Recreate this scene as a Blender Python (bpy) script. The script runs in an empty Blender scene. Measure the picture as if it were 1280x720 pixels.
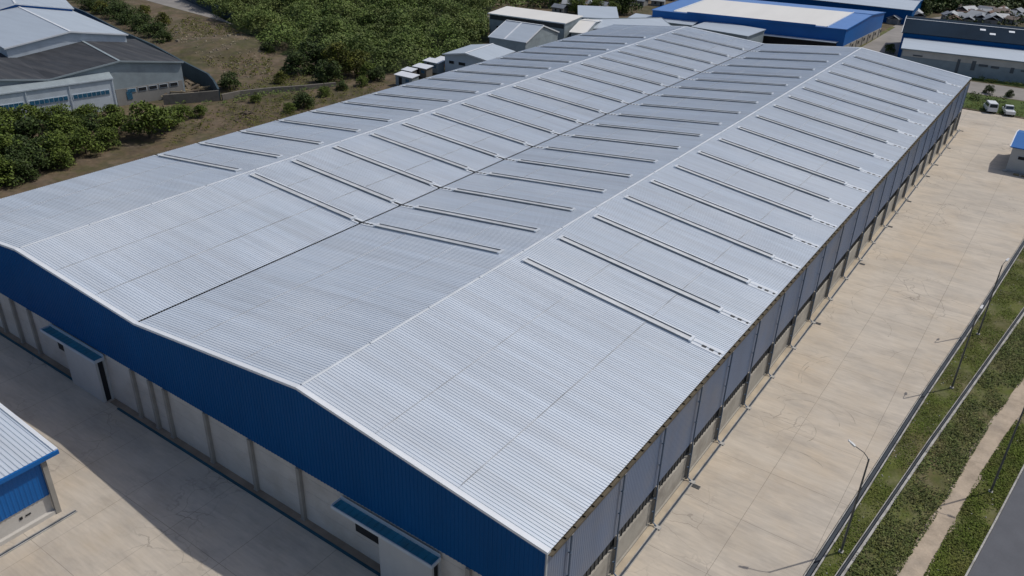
import bpy, math, random
import numpy as np
from mathutils import Matrix, Vector
random.seed(7); rng=np.random.default_rng(11)
S=bpy.context.scene; COL=S.collection
# ------------------------------------------------------------------ camera, sky, sun, exposure
CF=1018.1509; CPOS=np.array([15.7045,-27.0023,41.3776]); YAW,PIT,ROL=-0.5981,0.4939,0.0328
_cy,_sy,_cp,_sp=math.cos(YAW),math.sin(YAW),math.cos(PIT),math.sin(PIT)
FW=np.array([_sy*_cp,_cy*_cp,-_sp]); _R=np.array([_cy,-_sy,0.]); _U=np.cross(_R,FW)
RT=math.cos(ROL)*_R+math.sin(ROL)*_U; UPV=-math.sin(ROL)*_R+math.cos(ROL)*_U
cam=bpy.data.cameras.new('camera'); cam.sensor_width=36; cam.lens=CF*36/1280; cam.clip_start=.5; cam.clip_end=6000
co=bpy.data.objects.new('camera',cam); COL.objects.link(co); S.camera=co
M4=Matrix.Identity(4)
for i in range(3):
    M4[i][0]=RT[i]; M4[i][1]=UPV[i]; M4[i][2]=-FW[i]; M4[i][3]=CPOS[i]
co.matrix_world=M4
SUN_EL=math.radians(54.5); sdir=Vector((.58*math.cos(SUN_EL),.8146*math.cos(SUN_EL),math.sin(SUN_EL)))
w=bpy.data.worlds.new('World'); S.world=w; w.use_nodes=True
nt=w.node_tree; bg=nt.nodes['Background']; sky=nt.nodes.new('ShaderNodeTexSky'); sky.sky_type='NISHITA'
sky.sun_disc=False; sky.sun_elevation=SUN_EL; sky.sun_rotation=math.atan2(sdir.x,sdir.y); sky.altitude=50; sky.dust_density=2.5
nt.links.new(sky.outputs[0],bg.inputs[0]); bg.inputs[1].default_value=.105
sl=bpy.data.lights.new('sun','SUN'); sl.energy=2.9; sl.angle=math.radians(.5); sl.color=(1,.95,.87)
so=bpy.data.objects.new('sun',sl); COL.objects.link(so); so.rotation_euler=sdir.to_track_quat('Z','Y').to_euler(); so.location=(0,0,120)
S.view_settings.view_transform='Standard'; S.view_settings.look='None'; S.view_settings.exposure=-.22; S.view_settings.gamma=1
S.view_settings.use_curve_mapping=False
def at(px,py,z=0.):                      # photograph pixel -> point of the place at height z
    d=FW+((px-640)/CF)*RT-((py-360)/CF)*UPV
    return CPOS+(z-CPOS[2])/d[2]*d
def a2(px,py,z=0.): q=at(px,py,z); return (float(q[0]),float(q[1]))
# ------------------------------------------------------------------ materials
def mat(name,col,rough=.7,metal=0.,var=.12,scale=1.,stretch=(1,1,1),stain=None,stain_scale=.1,stain_amt=.5,island=0.,bump=0.,coord='Object',spec=.3,fine=0.,fine_scale=8.,joint=None,detail=5,cracks=False):
    m=bpy.data.materials.new(name); m.use_nodes=True; t=m.node_tree; N=t.nodes; L=t.links
    b=N['Principled BSDF']; b.inputs['Roughness'].default_value=rough; b.inputs['Metallic'].default_value=metal
    b.inputs['Specular IOR Level'].default_value=spec
    tc=N.new('ShaderNodeTexCoord'); mp=N.new('ShaderNodeMapping'); mp.inputs['Scale'].default_value=stretch
    L.new(tc.outputs[coord],mp.inputs[0])
    nz=N.new('ShaderNodeTexNoise'); nz.inputs['Scale'].default_value=scale; nz.inputs['Detail'].default_value=detail; nz.inputs['Roughness'].default_value=.6
    L.new(mp.outputs[0],nz.inputs['Vector'])
    r=N.new('ShaderNodeValToRGB'); r.color_ramp.elements[0].position=.3; r.color_ramp.elements[1].position=.7
    r.color_ramp.elements[0].color=[c*(1-var) for c in col]+[1]; r.color_ramp.elements[1].color=[min(1,c*(1+var)) for c in col]+[1]
    L.new(nz.outputs[0],r.inputs[0]); out=r.outputs[0]
    def mix(a,bcol,fac,mode='MIX'):
        x=N.new('ShaderNodeMix'); x.data_type='RGBA'; x.blend_type=mode
        L.new(a,x.inputs[6])
        if isinstance(bcol,(tuple,list)): x.inputs[7].default_value=list(bcol)+[1]
        else: L.new(bcol,x.inputs[7])
        if isinstance(fac,float): x.inputs[0].default_value=fac
        else: L.new(fac,x.inputs[0])
        return x.outputs[2]
    def math_(op,a,b2):
        x=N.new('ShaderNodeMath'); x.operation=op
        for i,v in enumerate((a,b2)):
            if isinstance(v,(int,float)): x.inputs[i].default_value=v
            else: L.new(v,x.inputs[i])
        return x.outputs[0]
    if stain:
        sts=stain if isinstance(stain,list) else [(stain,stain_scale,stain_amt,(1,1,1))]
        for k,(sc,ss,sa,sst) in enumerate(sts):
            mq=N.new('ShaderNodeMapping'); mq.inputs['Scale'].default_value=sst; mq.inputs['Location'].default_value=(13.7*k,7.1*k,3.3*k)
            L.new(tc.outputs[coord],mq.inputs[0])
            n2=N.new('ShaderNodeTexNoise'); n2.inputs['Scale'].default_value=ss; n2.inputs['Detail'].default_value=6; n2.inputs['Roughness'].default_value=.65
            L.new(mq.outputs[0],n2.inputs['Vector'])
            r2=N.new('ShaderNodeValToRGB'); r2.color_ramp.elements[0].position=.46; r2.color_ramp.elements[1].position=.68
            L.new(n2.outputs[0],r2.inputs[0])
            out=mix(out,sc,math_('MULTIPLY',r2.outputs[0],sa))
    if fine:
        n3=N.new('ShaderNodeTexNoise'); n3.inputs['Scale'].default_value=fine_scale; n3.inputs['Detail'].default_value=4
        L.new(mp.outputs[0] if stretch!=(1,1,1) else tc.outputs[coord],n3.inputs['Vector'])
        v=math_('ADD',math_('MULTIPLY',math_('SUBTRACT',n3.outputs[0],.5),2*fine),1.)
        cx=N.new('ShaderNodeCombineXYZ')
        for i in range(3): L.new(v,cx.inputs[i])
        out=mix(out,cx.outputs[0],1.,'MULTIPLY')
    if joint:                             # saw-cut joints: (cell x, cell y, width, darkness, offset)
        jw,jh,jm,jd=joint[:4]
        br=N.new('ShaderNodeTexBrick'); br.offset=0; br.inputs['Scale'].default_value=1; br.inputs['Mortar Size'].default_value=jm
        br.inputs['Brick Width'].default_value=jw; br.inputs['Row Height'].default_value=jh; br.inputs['Mortar Smooth'].default_value=.2
        n4=N.new('ShaderNodeTexNoise'); n4.inputs['Scale'].default_value=.35; L.new(tc.outputs[coord],n4.inputs['Vector'])
        ad=N.new('ShaderNodeMixRGB'); ad.blend_type='ADD'; ad.inputs[0].default_value=.06
        L.new(tc.outputs[coord],ad.inputs[1]); L.new(n4.outputs[1],ad.inputs[2])
        L.new(ad.outputs[0],br.inputs['Vector'])
        n5=N.new('ShaderNodeTexNoise'); n5.inputs['Scale'].default_value=.22; n5.inputs['Detail'].default_value=3; L.new(tc.outputs[coord],n5.inputs['Vector'])
        out=mix(out,(col[0]*.25,col[1]*.25,col[2]*.25),math_('MULTIPLY',br.outputs['Fac'],math_('MULTIPLY',n5.outputs[0],jd)))
    if cracks:                            # wandering hairline cracks and curved tyre scuffs
        for sc,th,am,dis in ((.33,.008,.5,1.2),(.10,.005,.4,3.)):
            nn=N.new('ShaderNodeTexNoise'); nn.inputs['Scale'].default_value=.5; nn.inputs['Detail'].default_value=4; L.new(tc.outputs[coord],nn.inputs['Vector'])
            mm=N.new('ShaderNodeVectorMath'); mm.operation='SCALE'; L.new(nn.outputs[1],mm.inputs[0]); mm.inputs[3].default_value=dis
            av=N.new('ShaderNodeVectorMath'); av.operation='ADD'; L.new(tc.outputs[coord],av.inputs[0]); L.new(mm.outputs[0],av.inputs[1])
            vo=N.new('ShaderNodeTexVoronoi'); vo.feature='DISTANCE_TO_EDGE'; vo.inputs['Scale'].default_value=sc; L.new(av.outputs[0],vo.inputs['Vector'])
            lt=math_('LESS_THAN',vo.outputs['Distance'],th)
            ng=N.new('ShaderNodeTexNoise'); ng.inputs['Scale'].default_value=.09; ng.inputs['Detail'].default_value=2; L.new(tc.outputs[coord],ng.inputs['Vector'])
            rg=N.new('ShaderNodeValToRGB'); rg.color_ramp.elements[0].position=.5; rg.color_ramp.elements[1].position=.62; L.new(ng.outputs[0],rg.inputs[0])
            out=mix(out,(.15,.135,.12),math_('MULTIPLY',math_('MULTIPLY',lt,rg.outputs[0]),am))
    if island:
        g=N.new('ShaderNodeNewGeometry'); r3=N.new('ShaderNodeValToRGB')
        r3.color_ramp.elements[0].color=(1-island,1-island,1-island,1); r3.color_ramp.elements[1].color=(1+island*.9,1+island,1+island*.4,1)
        L.new(g.outputs['Random Per Island'],r3.inputs[0]); out=mix(out,r3.outputs[0],1.,'MULTIPLY')
    L.new(out,b.inputs['Base Color'])
    if bump:
        bp=N.new('ShaderNodeBump'); bp.inputs['Strength'].default_value=bump; bp.inputs['Distance'].default_value=.05
        L.new(nz.outputs[0],bp.inputs['Height']); L.new(bp.outputs[0],b.inputs['Normal'])
    return m
K={}
K['roof']=mat('zincalume_sheet',(.60,.66,.735),.45,.22,.06,1.,(.05,1.3,.05),stain=[((.49,.53,.58),.5,.6,(.12,1.6,.3)),((.53,.56,.60),.35,.55,(.04,2.6,.2)),((.70,.735,.775),.06,.5,(1,1,1))],fine=.09,fine_scale=2.6)
K['seam']=mat('lap_sealant',(.42,.44,.47),.6,.1,.45,.35)
K['ridge']=mat('ridge_sheet',(.50,.54,.59),.65,.05,.10,.8)
K['cap']=mat('ridge_cap_sheet',(.62,.66,.71),.45,.15,.08,.8)
K['vent_shade']=mat('vent_upstand_shade',(.20,.225,.25),.5,.2,.2,.8)  # shade on the vent upstands, painted in as a darker metal colour
K['roof_trim']=mat('white_flashing',(.70,.73,.77),.45,.1,.06,.6)
K['vent']=mat('vent_sheet',(.58,.60,.62),.45,.2,.14,.8)
K['valley']=mat('valley_gutter_metal',(.16,.17,.19),.7,.2,.25,.4)
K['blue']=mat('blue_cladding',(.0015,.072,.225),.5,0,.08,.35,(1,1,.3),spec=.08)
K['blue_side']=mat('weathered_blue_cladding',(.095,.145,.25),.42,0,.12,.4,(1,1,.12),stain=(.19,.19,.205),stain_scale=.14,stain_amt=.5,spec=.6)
K['conc_wall']=mat('precast_wall',(.52,.50,.47),.85,0,.10,.35,(1,1,1.5),stain=(.36,.32,.27),stain_scale=.25,stain_amt=.5,joint=None,fine=.06)
K['conc_side']=mat('stained_side_wall',(.36,.34,.30),.85,0,.14,.5,(1,1,.4),stain=(.18,.16,.14),stain_scale=.5,stain_amt=.6)
K['column']=mat('concrete_column',(.30,.285,.26),.85,0,.14,.7)
K['yard']=mat('yard_concrete',(.50,.445,.375),.85,0,.08,1.1,(.20,1.7,1),stain=[((.50,.40,.285),.06,.65,(1,.6,1)),((.46,.36,.24),.16,.3,(1,.5,1)),((.34,.315,.28),.10,.5,(.6,1.2,1)),((.40,.365,.32),.5,.35,(.2,1.8,1)),((.56,.51,.44),.25,.35,(.25,1.6,1)),((.25,.23,.21),.50,.35,(.6,1.2,1))],fine=.14,fine_scale=3.2,joint=(5.2,6.1,.018,1.1),cracks=True)
K['apron']=mat('ochre_apron',(.44,.375,.285),.88,0,.12,.6,stain=(.30,.25,.20),stain_scale=.4,stain_amt=.6)
K['drain_teal']=mat('drain_cover_teal',(.02,.085,.13),.6,.2,.2,.6)
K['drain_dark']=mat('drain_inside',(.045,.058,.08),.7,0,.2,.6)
K['drain_rim']=mat('drain_rim_concrete',(.40,.39,.37),.9,0,.18,1.2,stain=(.16,.15,.13),stain_scale=.9,stain_amt=.7)
K['dark']=mat('dark_opening',(.018,.02,.024),.6,0,.2,1)
K['louvre']=mat('louvre_steel',(.05,.055,.06),.6,.3,.2,1)
K['pipe']=mat('downpipe_paint',(.10,.14,.20),.45,.1,.15,.6)
K['gutter']=mat('rusty_eave_gutter',(.11,.095,.07),.8,.1,.3,1.2)
K['canopy']=mat('teal_canopy',(.03,.19,.29),.55,0,.12,.8,stain=(.06,.12,.14),stain_scale=.5,stain_amt=.5)
K['paint_grey']=mat('pale_grey_paint',(.46,.47,.47),.6,0,.06,.6)
K['steel']=mat('galvanised_pole',(.14,.145,.15),.5,.5,.12,2)
K['lamp']=mat('lamp_housing',(.62,.63,.64),.4,.2,.05,2)
K['asphalt']=mat('asphalt',(.105,.11,.125),.9,0,.12,.4,stain=(.12,.12,.125),stain_scale=.12,stain_amt=.5,fine=.12,fine_scale=12)
K['oldroad']=mat('old_concrete_road',(.26,.245,.23),.9,0,.12,.3,stain=(.17,.165,.16),stain_scale=.1,stain_amt=.5)
K['path']=mat('cracked_path',(.42,.345,.265),.9,0,.14,.7,stain=[((.17,.14,.11),.5,.6,(1,1,1)),((.38,.33,.28),.25,.5,(1,1,1))],fine=.16,fine_scale=6)
K['earth']=mat('earth',(.10,.085,.055),.95,0,.3,.08,stain=[((.045,.062,.018),.05,.85,(1,1,1)),((.16,.125,.085),.16,.6,(1,1,1))],fine=.3,fine_scale=1.2)
K['dirt']=mat('bare_dirt',(.125,.092,.058),.95,0,.3,.15,stain=[((.055,.062,.022),.06,.95,(1,1,1)),((.19,.15,.115),.25,.6,(1,1,1)),((.06,.066,.02),.3,.8,(1,1,1)),((.06,.05,.038),.7,.6,(1,1,1))],fine=.35,fine_scale=1.6)
K['turf']=mat('rough_turf',(.085,.100,.020),.95,0,.3,.5,stain=[((.15,.11,.065),.22,.85,(1,.6,1)),((.055,.07,.018),.35,.6,(1,1,1)),((.26,.22,.16),.9,.3,(1,.6,1))],fine=.35,fine_scale=6)
K['scrub_floor']=mat('scrub_floor',(.04,.055,.018),.95,0,.3,.3)
K['grass']=mat('grass_blades',(.100,.135,.018),.8,0,.3,.25,stain=(.15,.12,.045),stain_scale=.3,stain_amt=.6,island=.3)
K['weed']=mat('weed_leaves',(.100,.125,.036),.75,0,.3,.4,stain=(.17,.14,.07),stain_scale=.35,stain_amt=.7,island=.4)
K['leaf']=mat('scrub_leaves',(.105,.155,.034),.7,0,.3,.06,stain=[((.125,.142,.040),.10,.75,(1,1,1)),((.060,.100,.028),.22,.5,(1,1,1)),((.13,.115,.05),.4,.35,(1,1,1))],island=.26)
K['leaf_bush']=mat('bush_leaves',(.085,.122,.020),.7,0,.3,.3,stain=[((.10,.115,.02),.3,.7,(1,1,1))],island=.45)
K['leaf_dark']=mat('dark_leaves',(.042,.068,.016),.7,0,.3,.5,stain=(.075,.095,.02),stain_scale=.5,stain_amt=.6,island=.45)
K['leaf_olive']=mat('olive_leaves',(.095,.105,.015),.7,0,.3,.5,stain=(.14,.12,.014),stain_scale=.5,stain_amt=.6,island=.4)
K['bark']=mat('bark',(.10,.08,.06),.9,0,.25,3)
K['oldroof']=mat('blackened_roof',(.040,.044,.052),.85,0,.28,.5,(.25,2.5,1),stain=[((.10,.10,.105),.35,.55,(.25,2.5,1))],fine=.25,fine_scale=3)
K['pale_roof']=mat('pale_grey_roof',(.44,.50,.57),.5,.2,.06,.4,(.2,2.,1),fine=.06,fine_scale=2.)
K['white_roof']=mat('white_roof',(.70,.69,.66),.5,.0,.04,.2,(1,.2,1))
K['pale_wall']=mat('pale_sheet_wall',(.50,.56,.62),.6,0,.06,.6,stain=(.32,.36,.40),stain_scale=.4,stain_amt=.4)
K['grey_wall']=mat('grey_sheet_wall',(.27,.32,.35),.65,0,.10,.5,stain=(.19,.22,.24),stain_scale=.4,stain_amt=.5)
K['glass']=mat('blue_glass',(.03,.115,.20),.25,0,.4,2.2,spec=.6)
K['frame']=mat('window_frame',(.50,.56,.62),.5,0,.05,1)
K['blue_bright']=mat('bright_blue_paint',(.006,.115,.38),.45,0,.08,.2)
K['blue_roof']=mat('mid_blue_roof',(.10,.22,.50),.5,.05,.06,.3)
K['navy_roof']=mat('navy_roof',(.010,.021,.038),.9,0,.18,.2,(1,.2,1),spec=.05,fine=.15,fine_scale=1.5)
K['retain']=mat('dark_retaining_wall',(.042,.068,.088),.85,0,.2,.3,(1,1,.3))
K['oldwall']=mat('weathered_wall',(.19,.175,.155),.9,0,.28,.5,stain=(.08,.075,.065),stain_scale=.5,stain_amt=.7)
K['timber']=mat('scrap_timber',(.21,.165,.13),.9,0,.3,.8,island=.6)
K['rock']=mat('broken_stone',(.24,.205,.17),.9,0,.25,1.5,island=.45)
K['tyre']=mat('tyre_rubber',(.02,.02,.02),.8,0,.1,3)
K['car_white']=mat('white_car_paint',(.66,.68,.70),.3,0,.03,1,spec=.5)
K['car_glass']=mat('car_glass',(.02,.03,.04),.1,0,.1,1,spec=.6)
K['red_tin']=mat('rusty_red_tin',(.40,.16,.10),.7,0,.2,1)
K['town_wall']=mat('plaster_wall',(.24,.235,.225),.8,0,.15,.3)
K['dim']=mat('dim_opening',(.10,.115,.13),.6,0,.2,.6)
K['lawn']=mat('verge_lawn',(.062,.095,.02),.95,0,.3,.3,fine=.3,fine_scale=4)
K['lower_plaster']=mat('washed_plaster',(.34,.335,.32),.8,0,.12,.4)
TOWN=[mat('tin_roof_grey',(.20,.22,.25),.6,.1,.15,.3),mat('tin_roof_pale',(.34,.36,.38),.6,.1,.1,.3),mat('tile_roof_rust',(.16,.10,.08),.8,0,.2,.3),mat('tin_roof_brown',(.16,.13,.115),.8,0,.2,.3)]
# ------------------------------------------------------------------ mesh helpers
class MB:
    def __init__(s): s.v=[]; s.f=[]
    def poly(s,*pts):
        i=len(s.v); s.v+=[tuple(map(float,p)) for p in pts]; s.f.append(tuple(range(i,i+len(pts)))); return s
    def box(s,x0,x1,y0,y1,z0,z1):
        return s.hexa([(x0,y0,z0),(x1,y0,z0),(x1,y1,z0),(x0,y1,z0)],[(x0,y0,z1),(x1,y0,z1),(x1,y1,z1),(x0,y1,z1)])
    def hexa(s,bot,top):
        i=len(s.v); n=len(bot); s.v+=[tuple(map(float,p)) for p in bot]+[tuple(map(float,p)) for p in top]
        s.f.append(tuple(range(i+n-1,i-1,-1))); s.f.append(tuple(range(i+n,i+2*n)))
        for k in range(n): l=(k+1)%n; s.f.append((i+k,i+l,i+n+l,i+n+k))
        return s
    def beam(s,a,b,w,h=None):
        a=Vector(a); b=Vector(b); h=h or w; d=(b-a).normalized(); u=Vector((0,0,1)) if abs(d.z)<.95 else Vector((0,1,0))
        r=d.cross(u).normalized(); u=r.cross(d)
        q=[(-w/2,-h/2),(w/2,-h/2),(w/2,h/2),(-w/2,h/2)]
        return s.hexa([tuple(a+r*x+u*y) for x,y in q],[tuple(b+r*x+u*y) for x,y in q])
    def tube(s,pts,rad,n=8):
        base=len(s.v); P=[Vector(p) for p in pts]
        if not isinstance(rad,(list,tuple)): rad=[rad]*len(P)
        for k,p in enumerate(P):
            d=(P[min(k+1,len(P)-1)]-P[max(k-1,0)]).normalized(); u=Vector((0,1,0)) if abs(d.y)<.9 else Vector((1,0,0))
            r=d.cross(u).normalized(); u=r.cross(d)
            for j in range(n):
                a=2*math.pi*j/n; q=p+(r*math.cos(a)+u*math.sin(a))*rad[k]; s.v.append(tuple(q))
        for k in range(len(P)-1):
            for j in range(n):
                l=(j+1)%n; s.f.append((base+k*n+j,base+k*n+l,base+(k+1)*n+l,base+(k+1)*n+j))
        s.f.append(tuple(base+j for j in range(n-1,-1,-1))); s.f.append(tuple(base+(len(P)-1)*n+j for j in range(n)))
        return s
    def build(s,name,m,parent=None,smooth=False):
        o=org(parent); me=bpy.data.meshes.new(name)
        me.from_pydata([(x-o[0],y-o[1],z-o[2]) for x,y,z in s.v],[],s.f); me.materials.append(m)
        if smooth: me.polygons.foreach_set('use_smooth',[True]*len(me.polygons))
        me.update(); ob=bpy.data.objects.new(name,me); COL.objects.link(ob); ob.parent=parent
        return ob
def org(o):
    v=Vector((0,0,0))
    while o is not None: v=v+Vector(o.location); o=o.parent
    return v
def tag(o,label=None,cat=None,group=None,kind=None):
    if label: o['label']=label
    if cat: o['category']=cat
    if group: o['group']=group
    if kind: o['kind']=kind
    return o
def empty(name,loc,label,cat,group=None):
    o=bpy.data.objects.new(name,None); COL.objects.link(o); o.location=loc; o.empty_display_size=.5
    return tag(o,label,cat,group)
def struct(mb,name,m,kind='structure'): return tag(mb.build(name,m),kind=kind)
def copy_tree(o,loc=None,rz=None,label=None,group=None,parent=None,scale=None):
    c=o.copy(); COL.objects.link(c); c.parent=parent
    if loc is not None: c.location=loc
    if rz is not None: c.rotation_euler=(0,0,rz)
    if scale is not None: c.scale=(scale,)*3 if not isinstance(scale,tuple) else scale
    if label: c['label']=label
    if group: c['group']=group
    for ch in list(o.children): copy_tree(ch,parent=c)
    return c
def quads_mesh(name,V,m,parent=None,F=None):
    """V: (n,k,3) separate polygons of k corners"""
    n,k,_=V.shape; o=np.array(org(parent)); me=bpy.data.meshes.new(name)
    me.vertices.add(n*k); me.vertices.foreach_set('co',(V.reshape(-1,3)-o).astype(np.float32).ravel())
    me.loops.add(n*k); me.loops.foreach_set('vertex_index',np.arange(n*k,dtype=np.int32))
    me.polygons.add(n); me.polygons.foreach_set('loop_start',np.arange(0,n*k,k,dtype=np.int32)); me.polygons.foreach_set('loop_total',np.full(n,k,dtype=np.int32))
    me.materials.append(m); me.update(calc_edges=True)
    ob=bpy.data.objects.new(name,me); COL.objects.link(ob); ob.parent=parent; return ob
def leaves(C,size,up=.7):
    """leaf quads at centres C (n,3)"""
    n=len(C); nrm=rng.normal(size=(n,3)); nrm[:,2]=np.abs(nrm[:,2])+up; nrm/=np.linalg.norm(nrm,axis=1)[:,None]
    t=np.cross(nrm,rng.normal(size=(n,3))); t/=np.linalg.norm(t,axis=1)[:,None]; b=np.cross(nrm,t)
    s=(size*rng.uniform(.6,1.4,n))[:,None]; a=s*rng.uniform(.45,.8,n)[:,None]
    return np.stack([C-t*s*.5,C+b*a*.5,C+t*s*.5,C-b*a*.5],1)
def lobes(centres,radii,per,squash=.8,lo=.55):
    out=[]
    for c,r in zip(centres,radii):
        k=max(12,int(per*r*r)); d=rng.normal(size=(k,3)); d/=np.linalg.norm(d,axis=1)[:,None]; d[:,2]=np.where(d[:,2]<-.5,-d[:,2],d[:,2])
        rr=r*(lo+(1.08-lo)*rng.random(k)**.5); rr*=1+.16*np.sin(5*d[:,0]+c[0])*np.cos(4*d[:,1]+c[1])
        out.append(np.array(c)+d*rr[:,None]*np.array([1,1,squash]))
    return np.concatenate(out)
def inpoly(P,poly):
    x,y=P[:,0],P[:,1]; r=np.zeros(len(P),bool); j=len(poly)-1
    for i in range(len(poly)):
        xi,yi=poly[i]; xj,yj=poly[j]
        r^=((yi>y)!=(yj>y))&(x<(xj-xi)*(y-yi)/(yj-yi+1e-12)+xi); j=i
    return r
def sample(poly,n):
    A=np.array(poly); lo=A.min(0); hi=A.max(0); out=np.zeros((0,2))
    while len(out)<n:
        q=lo+(hi-lo)*rng.random((n*2,2)); out=np.concatenate([out,q[inpoly(q,poly)]])
    return out[:n]
def sheet(poly,z,name,m,kind='structure'):
    b=MB(); b.poly(*[(x,y,z) for x,y in poly]); return struct(b,name,m,kind)
# ------------------------------------------------------------------ ground, yard, roads
R=2600
def line_x(pts,y):
    ys=[q[1] for q in pts]; xs=[q[0] for q in pts]
    if y<=ys[0]: return xs[0]+(xs[1]-xs[0])/(ys[1]-ys[0])*(y-ys[0])
    if y>=ys[-1]: return xs[-1]+(xs[-1]-xs[-2])/(ys[-1]-ys[-2])*(y-ys[-1])
    return float(np.interp(y,ys,xs))
D1=[(10.67,16.4),(12.56,42.9),(14.0,60.4),(15.85,86.)]          # inner drain
D2=[(12.29,17.6),(14.26,35.6),(17.58,63.2)]                      # outer drain
PL=[(15.26,19.4),(16.72,30.6),(17.52,39.4),(19.43,51.8)]; PR=[(16.99,20.7),(17.7,27.6),(18.21,32.7),(19.45,41.5),(20.1,45.4)]
RE=[(19.06,22.3),(19.87,28.75),(20.92,37.6)]
ys=[-80,-20,0,10,18,26,34,43,52,60,75,90,110,130,149]
g=MB(); g.poly((-R,-R,-.75),(R,-R,-.75),(R,R,-.75),(-R,R,-.75)); struct(g,'ground',K['earth'])
# earth fill up to yard level, everywhere but the two drains
b=MB(); b.box(-900,-69.6,-400,900,-.7,-.012); b.box(-69.6,9,150.,900,-.7,-.012); b.box(9,900,150.2,900,-.7,-.012); struct(b,'field',K['dirt'])
pts=[(line_x(D1,y)-.28,y) for y in ys]
yard=[(-69.6,-80)]+pts+[(9,149.6),(-1,149.4),(-30,150),(-69.6,150)]
b=MB(); b.hexa([(x,y,-.6) for x,y in yard],[(x,y,0) for x,y in yard]); struct(b,'yard_pavement',K['yard'])
def strip(fa,fb,z,zb,name,m,wob=0.,kind='structure'):
    b=MB(); yy=np.arange(-80,151,1.5)
    A=[(fa(y)+wob*(rng.random()-.5),y) for y in yy]; B=[(fb(y)+wob*(rng.random()-.5),y) for y in yy]
    for i in range(len(yy)-1):
        b.hexa([(*A[i],zb),(*B[i],zb),(*B[i+1],zb),(*A[i+1],zb)],[(*A[i],z),(*B[i],z),(*B[i+1],z),(*A[i+1],z)])
    return struct(b,name,m,kind)
def drain(D,w,name,rim_l,rim_r):
    yy=np.arange(-80,150.1,2.); rims=MB(); ins=MB()
    for i in range(len(yy)-1):
        a,c=line_x(D,yy[i]),line_x(D,yy[i+1]); y0,y1=yy[i],yy[i+1]
        def seg(o0,o1,z0,z1,t): t.hexa([(a+o0,y0,z0),(a+o1,y0,z0),(c+o1,y1,z0),(c+o0,y1,z0)],[(a+o0,y0,z1),(a+o1,y0,z1),(c+o1,y1,z1),(c+o0,y1,z1)])
        j=random.uniform(-.02,.02)
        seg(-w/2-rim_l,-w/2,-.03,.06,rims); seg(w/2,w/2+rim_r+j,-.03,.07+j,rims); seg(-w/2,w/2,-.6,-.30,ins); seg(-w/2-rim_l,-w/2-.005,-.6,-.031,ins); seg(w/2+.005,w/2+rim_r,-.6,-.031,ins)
    o=struct(rims,name,K['drain_rim']); i2=ins.build('drain_bed',K['drain_dark'],o); return o
drain(D1,.34,'drain_channel',.06,.10); drain(D2,.24,'drain_channel',.05,.17)
strip(lambda y:line_x(D1,y)+.30,lambda y:line_x(D2,y)-.20,-.004,-.6,'verge',K['turf'])
strip(lambda y:line_x(D2,y)+.31,lambda y:max(line_x(RE,y),line_x(PR,y)+.6)+.02,-.03,-.6,'verge',K['turf'])
strip(lambda y:line_x(PL,y),lambda y:line_x(PR,y),.0,-.5,'footpath',K['path'],.34)
strip(lambda y:max(line_x(RE,y),line_x(PR,y)+.6)+.14,lambda y:line_x(RE,y)+11,-.02,-.5,'road',K['asphalt'])
b=MB()
for y in np.arange(-80,150,1.2):
    if rng.random()<.93:
        x=max(line_x(RE,y),line_x(PR,y)+.6); x2=max(line_x(RE,y+1.17),line_x(PR,y+1.17)+.6)
        b.hexa([(x+.0,y,-.5),(x+.12,y,-.5),(x2+.12,y+1.17,-.5),(x2+.0,y+1.17,-.5)],[(x+.0,y,.07),(x+.12,y,.07),(x2+.12,y+1.17,.07),(x2+.0,y+1.17,.07)])
struct(b,'kerb',K['drain_rim'])
b=MB(); b.box(31.5,900,-400,150,-.7,-.06); struct(b,'field',K['turf'])
# far cross road and verge behind the warehouse
def far_strip(pa,pb,z,name,m): return sheet([a2(*q) for q in pa]+[a2(*q) for q in pb[::-1]],z,name,m)
sheet([(-30,150.2),(60,152.),(60,165.6),(-1.7,163.9),(-30,163.)],.0,'verge',K['lawn'])
sheet([(-200,158),(-1.7,164.2),(60,168.),(60,179.),(-3.5,175.4),(-30,172.)],.004,'road',K['oldroad'])
sheet([(-33.2,172.5),(-23.5,173.5),(-18,245),(-25,262),(-32.5,240)],.008,'road',K['oldroad'])
sheet([(-33.0,178),(-32.0,178),(-31.8,232),(-33,232)],.012,'verge',K['turf'])
sheet([(-23,175.5),(60,180),(60,186),(5.7,182.3),(-23,192)],.004,'verge',K['lawn'])
# ------------------------------------------------------------------ main warehouse
X=[0,-18.59,-36.38,-52.99,-69.22]; Z=[9.07,11.45,9.57,10.68,9.0]; LEN=133.4
def roofz(x):
    return float(np.interp(-x,[-v for v in X],Z))
W=empty('warehouse',(-34.6,66.7,0),'huge zincalume roofed warehouse with twin ridges and a deep blue gable front','warehouse')
def ribs(y0,y1,per=.24):
    out=[]; y=y0
    while y<y1:
        out+= [(y,0),(y+.135,0),(y+.16,.032),(y+.212,.032)]; y+=per
    return [(min(a,y1),c) for a,c in out]
def roof_slope(xa,xb,rows=3):
    b=MB(); pr=ribs(.10,LEN-.3)
    for r in range(rows):
        u0,u1=r/rows,(r+1)/rows; xs=[xa+(xb-xa)*u0,xa+(xb-xa)*u1]
        hi=.03*(rows-1-r) if Z_down(xa,xb) else .03*r
        i=len(b.v)
        for (y,h) in pr:
            for x in xs: b.v.append((x,y,roofz(x)+h+hi*.5+.01))
        for k in range(len(pr)-1):
            b.f.append((i+2*k,i+2*k+1,i+2*k+3,i+2*k+2))
    return b
def Z_down(xa,xb): return roofz(xa)>roofz(xb)
segs=[(X[0]+.22,X[1]+.02),(X[1]-.02,X[2]+.10),(X[2]-.10,X[3]+.02),(X[3]-.02,X[4]-.2)]
for k,(xa,xb) in enumerate(segs):
    roof_slope(xa,xb).build('roof_slope',K['roof'],W)
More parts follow.
